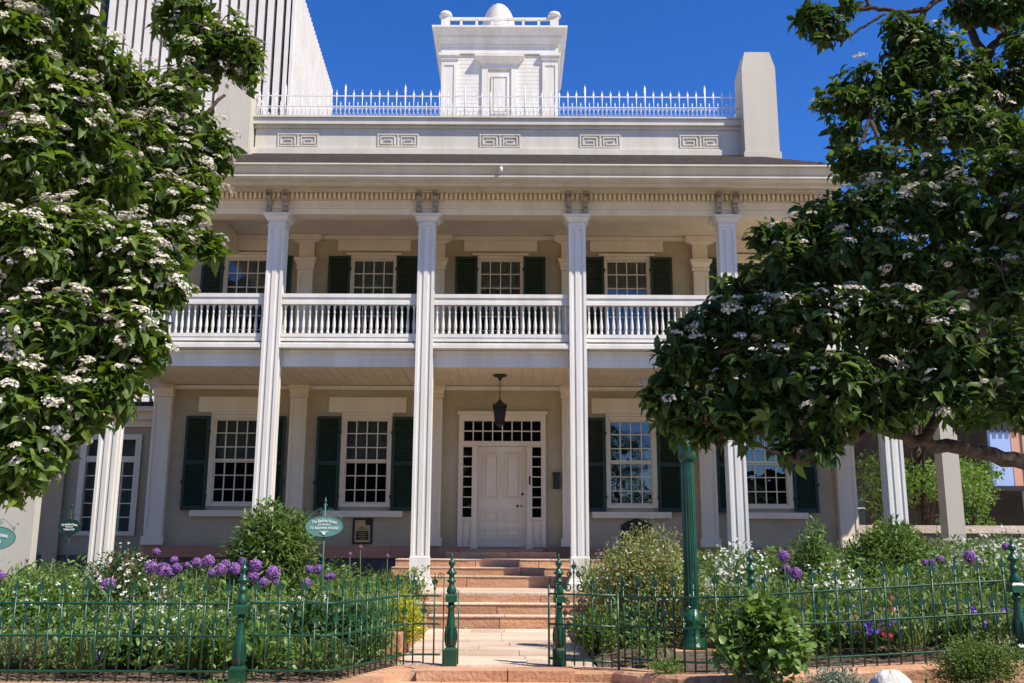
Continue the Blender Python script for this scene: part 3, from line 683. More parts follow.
# mail box
mx = at(556.5,481,21.1); m_ = MB(); a, z = mx.x, mx.z
mt = thing('mailbox', (a,WY-.05,z-.17), 'small dark green metal mailbox on the wall right of the door', 'mailbox')
m_.box(a-.075,a+.075,WY-.10,WY-.003,z-.17,z+.13); m_.build('box', M['shutter'], mt)
m_ = MB(); m_.poly([(WY-.12,z+.132),(WY-.12,z+.15),(WY-.003,z+.20),(WY-.003,z+.132)],a-.085,a+.085,'yz'); m_.build('lid', M['shutter'], mt)
# notice plaque left, bronze plaque right
pc = at(362,531,21.1); pq = thing('notice_plaque', (pc.x,WY-.03,pc.z-.27), 'black framed gold notice plaque on the wall beneath the left-hand window', 'plaque')
m_ = MB(); m_.box(pc.x-.215,pc.x+.215,WY-.035,WY-.003,pc.z-.275,pc.z+.275); m_.build('backboard', M['black'], pq)
m_ = MB(); m_.box(pc.x-.165,pc.x+.165,WY-.042,WY-.036,pc.z-.235,pc.z+.23); m_.build('gold_panel', M['gold'], pq)
m_ = MB(); m_.box(pc.x-.135,pc.x+.135,WY-.049,WY-.043,pc.z-.19,pc.z+.0); m_.box(pc.x+.06,pc.x+.185,WY-.049,WY-.043,pc.z+.13,pc.z+.235); m_.build('dark_panel', M['black'], pq)
text_mesh('THE', .05, pc.x-.03, WY-.045, pc.z+.075, M['black'], pq); text_mesh('BEEHIVE HOUSE', .04, pc.x-.0, WY-.045, pc.z+.035, M['black'], pq, squash=.8)
for k in range(4): text_mesh('MUSEUM HOURS'[: 12-k], .03, pc.x, WY-.052, pc.z-.04-k*.04, M['gold'], pq, squash=.9) if False else None
m_ = MB()
for k in range(4): wd = (.10,.08,.10,.06)[k]; m_.box(pc.x-wd,pc.x+wd,WY-.053,WY-.050,pc.z-.045-k*.04,pc.z-.035-k*.04)
m_.lathe(pc.x+.12,WY-.05,[(.001,0),(.03,0)],8) if False else None
m_.build('small_lines', M['gold'], pq)
bc = at(637,533,21.1); m_ = MB(); w_ = .33
ol = [(-w_,-.32),(w_,-.32),(w_,.17),(w_-.06,.20),(w_-.12,.25),(.10,.27),(.05,.31),(-.05,.31),(-.10,.27),(-w_+.12,.25),(-w_+.06,.20),(-w_,.17)]
bq = thing('bronze_plaque', (bc.x,WY-.03,bc.z-.3), 'dark bronze memorial plaque with curved crest under the window right of the door', 'plaque')
m_.poly([(bc.x+a,bc.z+b) for a,b in ol], WY-.045, WY-.003); m_.build('plate', M['bronze'], bq)
m_ = MB()
for k in range(9): wd = (.12,.22,.26,.25,.27,.24,.26,.22,.15)[k]; z = bc.z+.18-k*.05; m_.box(bc.x-wd,bc.x+wd,WY-.051,WY-.046,z-.009,z+.009)
m_.build('raised_lines', M['bronze'], bq)
# ------------------------------------------------------------------ ironwork
def spiral(cx, y, cz, r, turns=1.6, a0=0, sgn=1, n=26, end=.15):
    return [(cx+ (r*(1-(1-end)*k/n))*math.cos(a0+sgn*2*math.pi*turns*k/n), y, cz+(r*(1-(1-end)*k/n))*math.sin(a0+sgn*2*math.pi*turns*k/n)) for k in range(n+1)]
def post_mesh():
    p = MB(); p.cbox(0,0,.15,.15,0,.17); p.frust(0,0,.15,.15,.17,.10,.10,.20)
    p.lathe(0,0,[(.05,.195),(.058,.22),(.062,.28),(.058,.36),(.046,.48),(.036,.58),(.036,.62),(.050,.63),(.050,.65),(.036,.66),(.036,.69)],16)
    for k in range(8):
        a = math.pi/4*k; c, s = math.cos(a), math.sin(a)
        p.tube([(.050*c,.050*s,.21),(.066*c,.066*s,.28),(.066*c,.066*s,.36),(.058*c,.058*s,.41),(.064*c,.064*s,.425)],.011,5,.004)
    p.cbox(0,0,.13,.13,.69,.76); p.frust(0,0,.13,.13,.76,.09,.09,.785)
    p.lathe(0,0,[(.04,.78),(.055,.80),(.055,.83),(.035,.87),(.026,.90),(.048,.915),(.050,.93),(.032,.945),(.030,.99),(.058,1.01),(.060,1.02),(.045,1.035),(.026,1.06),(.018,1.09),(.036,1.11),(.040,1.13),(.026,1.155),(.012,1.165),(.022,1.18),(.010,1.195),(.012,1.205),(.001,1.24)],16)
    return p
pm = post_mesh(); first = None
PG = 'green cast-iron fence posts'
def fpost(x, y, z, label):
    global first
    if first is None:
        first = pm.build('fence_post', M['iron']); o = first
    else: o = first.copy(); COL.objects.link(o)
    o.location = (x,y,z); return tag(o, label, 'fence post', PG)
GLx = at(451,620,11.35).x; GRx = at(559,620,11.35).x
fpost(GLx, 11.35, PZ+.005, 'green iron gatepost on the left of the open entrance, in front of the steps')
fpost(GRx, 11.35, PZ+.005, 'green iron gatepost on the right of the entrance, holding the open gate')
P2x = at(241,620,9.9).x; fpost(P2x, 9.9, PZ-.03, 'green iron post where the left fence starts to curve, among purple alliums')
P3x = at(752,600,10.1).x; fpost(P3x, 10.1, PZ+.085, 'green iron post rising behind the broad-leaved mallow plant, right of the lamp post')
P4x = at(1017,600,9.9).x; fpost(P4x, 9.9, PZ+.21, 'green iron post at the right edge of the photo')
def spear(p, z, s=1.):
    p.poly([(0,z-.02*s),(-.034*s,z+.035*s),(-.026*s,z+.05*s),(-.011*s,z+.055*s),(0,z+.12*s),(.011*s,z+.055*s),(.026*s,z+.05*s),(.034*s,z+.035*s)],-.006,.006)
    p.lathe(0,0,[(.008,z-.045*s),(.016,z-.035*s),(.016,z-.025*s),(.008,z-.015*s)],8)
def picket_mesh(h):
    p = MB(); p.tube([(0,0,0),(0,0,h-.10)],.0105,6); spear(p, h-.12, 1.15)
    if h < .8:
        p.tube([(0,0,h-.01),(0,0,RZ[2]+.05)],.006,5,.001)
        for q in (-1,1): p.tube([(0,0,RZ[2]-.03)]+[(a_+q*.030,b_,c_) for a_,b_,c_ in spiral(0,0,RZ[2]-.055,.024,1.3,math.pi/2,q,12)],.0045,4)
    return p
RZ = (.12, .455, .765)
TALL = picket_mesh(.98); SHORT = picket_mesh(.66)
RZ_ = (.12, .455, .765)         # rail heights above the fence foot
PM = {}
def fence(name, pts, z0f, label, spacing=.118, start=.06, ends=True):
    t = thing(name, (*pts[0], z0f(pts[0][0])), label, 'fence', 'green iron railings', local=True); t.location = (0,0,0)
    seg = [0]
    for a, b in zip(pts[:-1], pts[1:]): seg.append(seg[-1]+math.dist(a,b))
    def pt(s):
        s = min(max(s,0),seg[-1])
        i = int(np.searchsorted(seg, s, side='right'))-1; i = min(i, len(pts)-2)
        u = (s-seg[i])/max(seg[i+1]-seg[i],1e-9); a, b = pts[i], pts[i+1]
        return a[0]+(b[0]-a[0])*u, a[1]+(b[1]-a[1])*u, math.atan2(b[1]-a[1], b[0]-a[0])
    for rz in RZ:
        m = MB(); path = []
        for k in range(0, int(seg[-1]/.05)+2):
            x, y, _ = pt(k*.05); path.append((x,y,z0f(x)+rz))
        m.tube(path,.0125,6); m.build('rail', M['iron'], t)
    s = start; k = 0; cur = MB()
    while s < seg[-1]-.02:
        x, y, a = pt(s); key = 'T' if k % 2 == 0 else 'S'
        if key not in PM: o = (TALL if key == 'T' else SHORT).build('picket', M['iron'], t); PM[key] = o
        else: o = PM[key].copy(); COL.objects.link(o); o.parent = t
        o.location = (x,y,z0f(x)+.02); o.rotation_euler = (random.uniform(-.012,.012),random.uniform(-.012,.012),a)
        s += spacing; k += 1
    return t
zl = lambda x: PZ-.0; zr = lambda x: PZ+zoff(x)-.0
fence('iron_fence', [(P2x-.08,9.9),(-8,9.9)], lambda x: PZ-.01, 'straight green iron spear-top railing on the left in front of the flower bed')
fence('iron_fence', [(P2x+.08-.0,9.9)] + [p for p in reversed(CL) if p[0] > P2x+.15], lambda x: PZ-.0, 'curving green iron railing between left post and left gatepost')
fence('iron_fence', [p for p in CR if p[0] < P3x-.1]+[(P3x-.08,10.1)], lambda x: PZ+zoff(x)*.8, 'short curved green iron railing in front of the lamp post')
fence('iron_fence', [(P3x+.08,10.1),(P4x-.08,9.9)], lambda x: PZ+zoff(x)-.02, 'green iron spear-top railing on the right behind the pale rock')
fence('iron_fence', [(P4x+.08,9.9),(9,9.9)], lambda x: PZ+zoff(x), 'end piece of green iron railing beyond the rightmost post')
# scroll bars beside the gate posts
m = MB(); 
for (x, yy, sg) in ((GLx-.085,11.33,-1),(GLx+.085,11.33,1)):
    h = .98 if sg < 0 else .80
    m.tube([(x,yy,PZ+.02),(x,yy,PZ+h)],.008,6); m.tube(spiral(x-.04*1,yy,PZ+h,.04,1.3,0,1,16),.006,5)
tag(m.build('latch_rods', M['iron']), 'pair of thin green iron rods with curled tops flanking the left gatepost', 'gate stop')
# the open gate leaf
GT = thing('iron_gate', (GRx-.09,11.28,PZ), 'open green iron gate leaf with scrolled top, swung back against the right railing', 'gate')
ga = Vector((GRx-.12,11.22,0)); gb = Vector((at(618,620,10.85).x,10.85,0)); gd = (gb-ga).normalized(); gl = (gb-ga).length
m = MB()
def gpt(u, z): p = ga+gd*u; return (p.x,p.y,PZ+z)
for z in (.10,.47,.80): m.tube([gpt(0,z),gpt(gl,z)],.0125,6)
m.tube([gpt(0,.02),gpt(0,.90)],.014,6); m.tube([gpt(gl,.02),gpt(gl,.83)],.014,6)
m.build('gate_frame', M['iron'], GT)
m = MB()
for k, u in enumerate(np.linspace(.09,gl-.08,7)):
    top = (1.02,.68,1.19,.68,1.02,.66,.94)[k]; x,y,_ = gpt(u,0); m = MB()
    n0 = 0; spear(m, top-.12, 1.0); m.tube([(0,0,.04),(0,0,top-.10)],.0105,6)
    for i in range(n0,len(m.v)): a_, b_, c_ = m.v[i]; m.v[i] = (x+a_*gd.x, y+a_*gd.y+b_, PZ+c_)
    m.build('picket', M['iron'], GT)
uc = np.linspace(.09,gl-.08,7)[2]
for (du, z, r, sg) in ((-.075,.88,.060,1),(.075,.88,.060,-1),(-.06,1.02,.034,-1),(.06,1.02,.034,1),(-.08,.72,.038,1),(.08,.72,.038,-1),(.24,.87,.045,1),(-.19,.87,.04,1)):
    m = MB(); m.tube([gpt(uc+du+(q[0]), z+q[2]) for q in spiral(0,0,0,r,1.5,math.pi/2,sg)],.009,5); m.build('gate_scroll', M['iron'], GT)
# sandstone kerb carrying the fence
def kerb(pts, zt, w=.34, name='kerb_stone'):
    m = MB(); n = len(pts); rows_ = []
    for i, p in enumerate(pts):
        d = Vector((pts[min(i+1,n-1)][0]-pts[max(i-1,0)][0], pts[min(i+1,n-1)][1]-pts[max(i-1,0)][1], 0)).normalized(); nn = Vector((-d.y,d.x,0))
        z = zt(p[0]); P_ = Vector((p[0],p[1],0)); j_ = .012*math.sin(i*2.3)
        rows_.append([(P_-nn*(w/2+.02+j_)).to_tuple()[:2]+(0,), (P_-nn*(w/2+j_)).to_tuple()[:2]+(z-.03,), (P_-nn*(w/2-.03)).to_tuple()[:2]+(z,), (P_+nn*(w/2)).to_tuple()[:2]+(z,), (P_+nn*(w/2)).to_tuple()[:2]+(0,)])
    blk = 7
    for s0 in range(0, n-1, blk):
        sub = rows_[s0:s0+blk+1]; v = [q for r_ in sub for q in r_]; f = []
        for i in range(len(sub)-1):
            for k in range(4): f.append((i*5+k,(i+1)*5+k,(i+1)*5+k+1,i*5+k+1))
        m.add(v, f)
    return tag(m.build(name, M['redstone']), kind='structure')
lpts = [(-.50,11.2)]+[(x-0,y-.03) for x,y in CL[2:]]+[(-3.0-.35*k,9.87) for k in range(30)]
kerb([(x,y) for x,y in [(a,b-.05) for a,b in lpts]], lambda x: PZ+.0 if x > -2 else PZ-.0, .42, 'kerb')
rpts = [(.50,11.15),(.8,11.08),(1.05,11.0)]+[(x,y-.05) for x,y in CR]+[(2.6+.35*k,10.02-.01*k) for k in range(24)]
kerb(rpts, lambda x: PZ+zoff(x)*.95+.002, .38, 'kerb')
m = MB(); slabs(m, -1.02, .70, 10.82, 11.18, 0, PZ+.012, .9); slabs(m,-1.9,1.6,10.3,10.815,0,.125,1.2)
tag(m.build('threshold_step', M['redstone']), kind='structure')
m = MB(); m.box(-1.5,-1.32,11.9,15.6,0,.50); m.box(.98,1.16,12.1,15.6,0,.42); tag(m.build('path_edging', M['band']), kind='structure')
# ------------------------------------------------------------------ lamp post
lc = at(693,645,12.2); lx = lc.x; ly = 12.2
stone_ = MB(); stone_.cbox(lx+.02,ly,.56,.56,.0,.33); tag(stone_.build('plinth_stone', M['redstone']), 'square red sandstone block under the green lamp post', 'stone block')
lpst = thing('lamp_post', (lx,ly,.33), 'tall fluted green iron lamp post on a stone block, behind the right railing', 'lamp post')
m = MB(); m.lathe(lx,ly,[(.17,.331),(.17,.37),(.14,.39),(.145,.43),(.115,.47),(.10,.62),(.115,.65),(.115,.69),(.10,.71),(.098,.80)],20); m.build('base', M['iron'], lpst)
m = MB(); nf = 48; v = []; f = []; m.smooth = False
for zi, (z, r) in enumerate(((.80,.094),(1.4,.088),(2.62,.078))):
    for k in range(nf): a = 2*math.pi*k/nf; rr_ = r*(1-.10*(1 if k % 3 == 0 else (0))); v.append((lx+rr_*math.cos(a),ly+rr_*math.sin(a),z))
for i in range(2):
    for k in range(nf): f.append((i*nf+k,i*nf+(k+1)%nf,(i+1)*nf+(k+1)%nf,(i+1)*nf+k))
m.add(v,f); m.build('shaft', M['iron'], lpst)
m = MB(); m.lathe(lx,ly,[(.085,2.60),(.095,2.62),(.112,2.65),(.112,2.82),(.10,2.84),(.07,2.875),(.05,2.90),(.06,2.92),(.055,2.95),(.04,3.0),(.045,3.10),(.06,3.12)],20); m.build('collar', M['iron'], lpst)
m = MB(); m.lathe(lx,ly,[(.09,3.12),(.15,3.25),(.165,3.36),(.14,3.47),(.06,3.54)],20); m.build('globe', M['curtain'], lpst)
m = MB(); m.lathe(lx,ly,[(.08,3.54),(.04,3.58),(.015,3.64),(.002,3.68)],12); m.build('finial', M['iron'], lpst)
# ------------------------------------------------------------------ signs
def oval(m, x, y, z, a, b, th, n=40): m.poly([(x+a*math.cos(2*math.pi*k/n), z+b*math.sin(2*math.pi*k/n)) for k in range(n)], y-th/2, y+th/2)
def sign(px, py, Y, a, b, mat, fmat, label, lines, top, zbase):
    c = at(px,py,Y); t = thing('oval_sign', (c.x,Y,zbase), label, 'sign')
    m = MB(); m.tube([(c.x,Y,zbase),(c.x,Y,c.z+top)],.011,8); m.lathe(c.x,Y,[(.02,c.z+top-.02),(.01,c.z+top+.01),(.001,c.z+top+.05)],8)
    m.tube([(c.x-.03,Y,c.z+top-.06),(c.x+.03,Y,c.z+top-.06)],.007,5); m.build('pole', fmat, t)
    m = MB(); oval(m, c.x, Y-.02, c.z, a, b, .016); m.build('board', mat, t)
    m = MB(); m.tube([(c.x+a*math.cos(2*math.pi*k/40), Y-.025, c.z+b*math.sin(2*math.pi*k/40)) for k in range(41)],.006,5); m.build('rim', fmat, t)
    m = MB(); zz = c.z+b
    for s_ in (-1,1):
        m.tube(spiral(c.x+s_*.045,Y,zz+.05,.032,1.4,math.pi if s_ > 0 else 0,-s_),.004,4)
        m.tube([(c.x+s_*(.04+.05*k), Y, zz+.10-.012*k*k*.9) for k in range(5)],.004,4)
        m.tube(spiral(c.x+s_*(a*.86),Y,zz-.02,.022,1.4,math.pi/2,s_),.004,4); m.tube(spiral(c.x+s_*(a*1.0),Y,zz+.04,.02,1.2,0,-s_),.0035,4)
    m.build('scrolls', fmat, t)
    for (s, sz, dz, sq, ar, bo) in lines: text_mesh(s, sz, c.x, Y-.031, c.z+dz, M['white_text'], t, bold=bo, squash=sq, arch=ar)
    return t, c
t, c = sign(324.5,526.5,13.0,.25,.135,M['teal'],M['signpole'],'pale green oval sign with white lettering on a thin pole, right of the round shrub',
    [('The Beehive House',.060,.074,.70,.9,.001),('ENTRANCE',.034,.022,.95,0,.0006),('TO BEEHIVE HOUSE',.046,-.022,.95,0,.001)], .34, .3)
m = MB(); x, z, y = c.x, c.z-.088, 12.965     # pointing hand under the words
m.poly([(x-.028,z+.014),(x-.018,z-.008),(x-.005,z-.020),(x+.012,z-.018),(x+.024,z-.004),(x+.028,z+.014),(x+.055,z+.018),(x+.053,z+.024),(x-.053,z+.024),(x-.051,z+.018)],y-.002,y+.002); m.build('hand_symbol', M['white_text'], t)
sign(70,527,17.2,.20,.135,M['darksign'],M['darksign'],'dark green oval sign on a thin pole in the shade of the left porch column',
    [('The Beehive House',.05,.045,.72,.8,.001),('WATCH',.04,.0,.9,0,.0005),('YOUR STEP',.04,-.045,.95,0,.001)], .36, .35)
sign(-4,538,13.0,.27,.15,M['teal'],M['signpole'],'pale green oval sign cut off by the left edge of the photo',
    [('Beehive House',.07,.045,.78,.75,.0012),('Tours',.07,-.04,1,0,.0012)], .30, .3)
# ------------------------------------------------------------------ neighbouring structures
WG = thing('side_wing', (-10,23.3,.3), 'one-storey shaded cream wing with tall sash window left of the porch', 'building')
m = MB(); wx0 = at(40,450,23).x-6; wy = 23.0; wh = 4.6
wc = at(109,480,23.0).x
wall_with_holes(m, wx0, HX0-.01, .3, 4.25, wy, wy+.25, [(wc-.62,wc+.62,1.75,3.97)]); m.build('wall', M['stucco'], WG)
m = MB(); m.box(wx0-.1,HX0-.02,wy-.10,wy-.003,4.255,4.42); m.box(wx0-.2,HX0-.02,wy-.22,wy-.003,4.422,4.60); m.box(wx0-.3,HX0-.02,wy-.38,wy+.3,4.602,4.72); m.build('cornice', M['cream'], WG)
m = MB(); m.box(wx0-.3,HX0-.02,wy-.42,wy+9,4.722,4.82); m.build('roof', M['roof'], WG)
xp = at(66,480,23).x; m = MB(); m.box(xp-.35,xp,wy-.12,wy-.003,.3,4.25); m.build('pilaster', M['stucco'], WG)
m = MB(); 
for a, b in ((wc-.72,wc-.58),(wc+.58,wc+.72)): m.box(a,b,wy-.05,wy+.1,1.7,4.08)
m.box(wc-.58,wc+.58,wy-.05,wy+.1,3.96,4.08); m.box(wc-.58,wc+.58,wy-.03,wy+.1,3.42,3.56); m.box(wc-.58,wc+.58,wy-.05,wy+.1,1.7,1.80); m.box(wc-.06,wc+.06,wy-.02,wy+.1,3.56,3.96)
wn = m.build('window', M['cream'], WG)
m = MB()
for k in range(1,4): x = wc-.58+1.16*k/4; m.box(x-.013,x+.013,wy+.0,wy+.04,1.8,3.42)
for k in range(1,5): z = 1.8+1.62*k/5; m.box(wc-.58,wc+.58,wy+.003,wy+.037,z-.013,z+.013)
m.build('muntins', M['cream'], wn)
m = MB(); m.box(wc-.575,wc+.575,wy+.05,wy+.055,1.81,3.95); m.build('pane', M['glass'], wn)
m = MB(); m.box(wc-.6,wc+.6,wy+.2,wy+.22,1.7,3.96); m.build('curtain', M['curtain'], wn)
m = MB(); m.box(wx0,HX0-.02,wy-.06,wy-.002,.3,1.25); m.build('plinth', M['foundation'], WG)
pe = at(33.5,520,17.0).x
GP = thing('garden_pier', (pe-.8,17.1,.2), 'sunlit pale cream masonry pier at the left edge behind the green sign', 'pier')
m = MB(); m.box(pe-1.9,pe,17.0,17.22,.1,3.8); m.build('shaft', M['chimney'], GP); m = MB(); m.box(pe-1.96,pe+.06,16.94,17.28,3.802,3.92); m.box(pe-1.9,pe,16.99,17.23,3.922,3.97); m.build('cap', M['cream'], GP)
rx = at(950.5,500,19.5).x
RP = thing('garden_pier', (rx,19.5,.3), 'tall narrow cream post standing right of the last fluted porch column', 'post')
m = MB(); m.cbox(rx,19.5,.34,.34,.3,4.85); m.build('shaft', M['chimney'], RP); m = MB(); m.cbox(rx,19.5,.44,.44,4.852,4.995); m.build('cap', M['chimney'], RP)
LWl = thing('garden_wall', (10,25.5,.3), 'low wall with pale coping stones behind the white flowers on the right', 'wall')
m = MB(); m.box(7.9,24,25.3,25.6,.3,1.86); m.build('wall', M['foundation'], LWl); m = MB(); slabs(m,7.85,24,25.24,25.66,1.862,2.06,1.4); m.build('coping', M['paleband'], LWl)
# ribbed office tower far behind
NY = 114.5; nc = at(290,60,NY).x; nc2 = at(333,90,150).x
OT = thing('office_tower', (nc-30,NY,0), 'tall office tower with white vertical ribs and dark window strips behind the house', 'tower')
TH = at(333,90,150).z
pn = at(9.3,0,NY).x-at(0,0,NY).x
m = MB(); m.add([(nc-75,NY+.9,0),(nc-.6,NY+.9,0),(nc2+.5,150,0),(nc-75,150,0),(nc-75,NY+.9,TH-1),(nc-.6,NY+.9,TH-1),(nc2-.9,150,TH-1),(nc-75,150,TH-1)],
   [(0,1,5,4),(1,2,6,5),(2,3,7,6),(3,0,4,7),(4,5,6,7)]) ; m.build('window_band', M['darkglass'], OT)
gap = at(104,20,NY).x
m = MB(); x = nc-pn*.65; k = 0
while x > nc-74:
    if abs(x+pn*.3-gap) > pn*.7: m.box(x, x+pn*.62, NY-.2, NY+.898, 0, TH)
    x -= pn; k += 1
d = Vector((nc2-nc,150-NY,0)); dl = d.length; d.normalize(); nn_ = Vector((d.y,-d.x,0)); s = 1.2
while s < dl:
    a = Vector((nc,NY,0))+d*s; q = [a, a+d*.55, a+d*.55-nn_*1.0, a-nn_*1.0]
    m.poly([(p.x,p.y) for p in q], 0, TH-.01, 'xy'); s += 1.25
m.box(nc-.25,nc+.35,NY-.2,NY+.9,0,TH)
m.build('stone_rib', M['rib'], OT)
m = MB(); 
q = [Vector((nc-.7,NY+1.2,0)), Vector((nc2-.7,149.9,0)), Vector((nc2-.45,149.9,0)), Vector((nc-.45,NY+1.2,0))]
m.poly([(p.x,p.y) for p in q], 0, TH-.4, 'xy'); m.build('side_wall', M['concrete'], OT)
# brown building over the street on the right
BB = thing('street_building', (30,52,0), 'dark brown street building with window bands and a pale blue panel, beyond the right garden', 'building')
m = MB(); m.box(14,60,52,64,0,18); m.build('wall', M['brownwall'], BB)
w0 = None
for r_ in range(3):
    for c_ in range(9):
        x = 17+c_*2.6; z = 2.2+r_*3.4
        if w0 is None:
            m = MB(); m.box(0,1.9,51.93,51.998,0,1.9); w0 = o = m.build('window', M['darkglass'], BB)
            m = MB(); m.box(.90,1.0,51.88,51.925,0,1.9); m.box(0,.89,51.88,51.925,1.2,1.26); m.box(1.01,1.9,51.88,51.925,1.2,1.26); m.box(-.08,1.98,51.88,51.928,-.1,-.002); b0 = m.build('window_bars', M['concrete'], w0)
        else:
            o = w0.copy(); COL.objects.link(o); o.parent = BB; q = b0.copy(); COL.objects.link(q); q.parent = o
        o.location = (x,0,z)
p0 = at(989,430,46); p1 = at(1015,486,46)
BP = thing('street_banner', (p0.x,46,0), 'big pale blue and salmon panel fixed above the street at the right edge', 'panel')
m = MB(); m.box(p0.x,p1.x,46,46.25,p1.z,p0.z); m.build('blue_panel', M['bluepanel'], BP)
m = MB(); m.box(p1.x+.01,p1.x+.5,45.98,46.25,p1.z,p0.z); m.build('side_panel', M['salmon'], BP)
m = MB(); m.box(p1.x+.51,p1.x+3,45.9,46.4,0,p0.z+.6); m.build('support', M['stucco'], BP)
m = MB(); m.box(p0.x-.1,p1.x+.5,45.9,46.3,p1.z-.22,p1.z-.02); m.build('frame', M['black'], BP); m = MB(); m.box(p0.x-.1,p1.x+.5,45.9,46.3,p0.z+.02,p0.z+.35)
k = 0
while p0.x+k*.3 < p1.x+.4: m.box(p0.x+k*.3,p0.x+k*.3+.15,45.86,45.898,p0.z-.12,p0.z+.3); k += 1
m.build('frame', M['black'], BP)
# a mass of buildings across the street behind the camera (seen only mirrored in the panes)
m = MB()
for (a,b,h) in ((-60,-34,26),(-33.9,5,30),(24,60,9)): m.box(a,b,-70,-60,0,h)
tag(m.build('opposite_buildings', M['brownwall']), 'row of plain buildings on the opposite side of the street', 'building')
# ------------------------------------------------------------------ trees
def hawthorn(root_label, name, base, trunk_pts, limbs, clumps, leafmat_, nper, flower_p, leaf_len=.072, seed=1, cat='tree', br=.012, fk=1.):
    g = np.random.default_rng(seed)
    t = thing(name, base, root_label, cat)
    tm = MB(); P_ = trunk_pts; tm.tube(P_, .17, 14, .11); tm.build('trunk', M['bark'], t)
    lm = MB()
    for (pts, r1, r2) in limbs:
        # small wobble so limbs are not straight tubes
        Q = []; pts = [Vector(p) for p in pts]
        for i in range(len(pts)-1):
            for k in range(6):
                u = k/6; q = pts[i].lerp(pts[i+1], u)
                q += Vector(g.normal(0,min(.012,r1*.22),3)); Q.append(q)
        Q.append(pts[-1]); lm.tube(Q, r1, 9, r2)
    tw = MB(); LP=[];LD=[];LNn=[];LL=[]; FP=[];FN=[]
    limbpts = [Vector(p) for l in limbs for p in l[0]]
    for (c, rad, n, *o) in clumps:
        c = Vector(c); rad = Vector(rad); fp = o[0] if o else flower_p
        # connect the clump to the nearest limb point
        near = min(limbpts, key=lambda q: (q-c).length)
        if (near-c).length > .05:
            midp = near.lerp(c,.5)+Vector(g.normal(0,.06,3)); lm.tube([near, near.lerp(midp,.5)+Vector(g.normal(0,.02,3)), midp, c], .02, 6, .009)
        hubs = [c+Vector((g.normal()*rad.x*.35, g.normal()*rad.y*.35, g.normal()*rad.z*.35)) for _ in range(6)]
        for h in hubs: tw.tube([c, c.lerp(h,.5)+Vector(g.normal(0,.02,3)), h], .008, 4, .005)
        for k in range(n):
            d = Vector(g.normal(size=3)); d.normalize(); rr_ = g.random()**.45
            p = c+Vector((d.x*rad.x, d.y*rad.y, d.z*rad.z))*rr_
            h = min(hubs, key=lambda q: (q-p).length)
            if k % 2 == 0: tw.tube([h, h.lerp(p,.5)+Vector((0,0,.03)), p], .0045, 3, .002)
            ax = (p-c); ax = Vector((ax.x/rad.x, ax.y/rad.y, ax.z/rad.z)); ax.normalize(); ax = ax*.8+Vector((0,0,.35)); ax += Vector(g.normal(0,.35,3)); ax.normalize()
            nl = int(g.integers(7,12))
            a_ = ax.cross(Vector((.3,.2,1))).normalized(); b_ = ax.cross(a_)
            for j_ in range(nl):
                th = 2.4*j_+g.random(); el = g.uniform(.25,1.1)
                dr_ = (a_*math.cos(th)+b_*math.sin(th))*math.cos(el*.8)+ax*math.sin(el*.8)*.7+Vector((0,0,-.45*g.random()))
                st_ = p-ax*(.10*g.random()); LP.append(st_); LD.append(dr_)
                nn = ax*.6+Vector((0,0,.7))+Vector(g.normal(0,.35,3)); LNn.append(nn); LL.append(leaf_len*g.choice([.45,.7,.85,1.,1.15,1.3])*g.uniform(.85,1.1))
            if g.random() < fk*fp*(.45+.9*max(0,ax.z)):
                cc_ = p+ax*.03; up_ = (ax+Vector((0,0,.6))).normalized(); cr = float(g.choice([.018,.028,.038,.048,.060]))*g.uniform(.85,1.1); nfl = int(8+cr*560*g.uniform(.7,1.1))
                for _ in range(nfl):
                    e = Vector(g.normal(size=3)); e.normalize(); e = (e+up_*.55).normalized() if e.dot(up_) > -.2 else (e+up_*1.3).normalized()
                    q = cc_+Vector((e.x,e.y,e.z*.72))*cr*g.uniform(.75,1.05); FP.append(q); FN.append(e*.8+up_*.4)
    lm.build('limbs', M['bark'], t); tw.build('twigs', M['twig'], t, recalc=False)
    LP=np.array([tuple(v) for v in LP]);LD=np.array([tuple(v) for v in LD]);LNn=np.array([tuple(v) for v in LNn]);LL=np.array(LL)
    V,tr,qd = leaves(LP,LD,LNn,LL,LL*g.uniform(.38,.52,len(LL)),fold=.22,droop=.3)
    arr('leaves', V,[tr,qd],leafmat_,t,smooth=True)
    if FP:
        FP=np.array([tuple(v) for v in FP]);FN=np.array([tuple(v) for v in FN])
        V,tr = florets(FP,FN,g.uniform(.0075,.0115,len(FP))); arr('blossom', V,[tr],L['hf'],t)['kind'] = 'stuff'
    print(name, 'leaves', len(LL), 'florets', len(FP)); return t
def A(px,py,Y): return tuple(at(px,py,Y))
def C(px,py,Y,rpx,rpy,n,*o):
    c = at(px,py,Y); k = Y*1.03/F; return (tuple(c), (rpx*k, (rpx+rpy)/2*k*.9, rpy*k), n, *o)
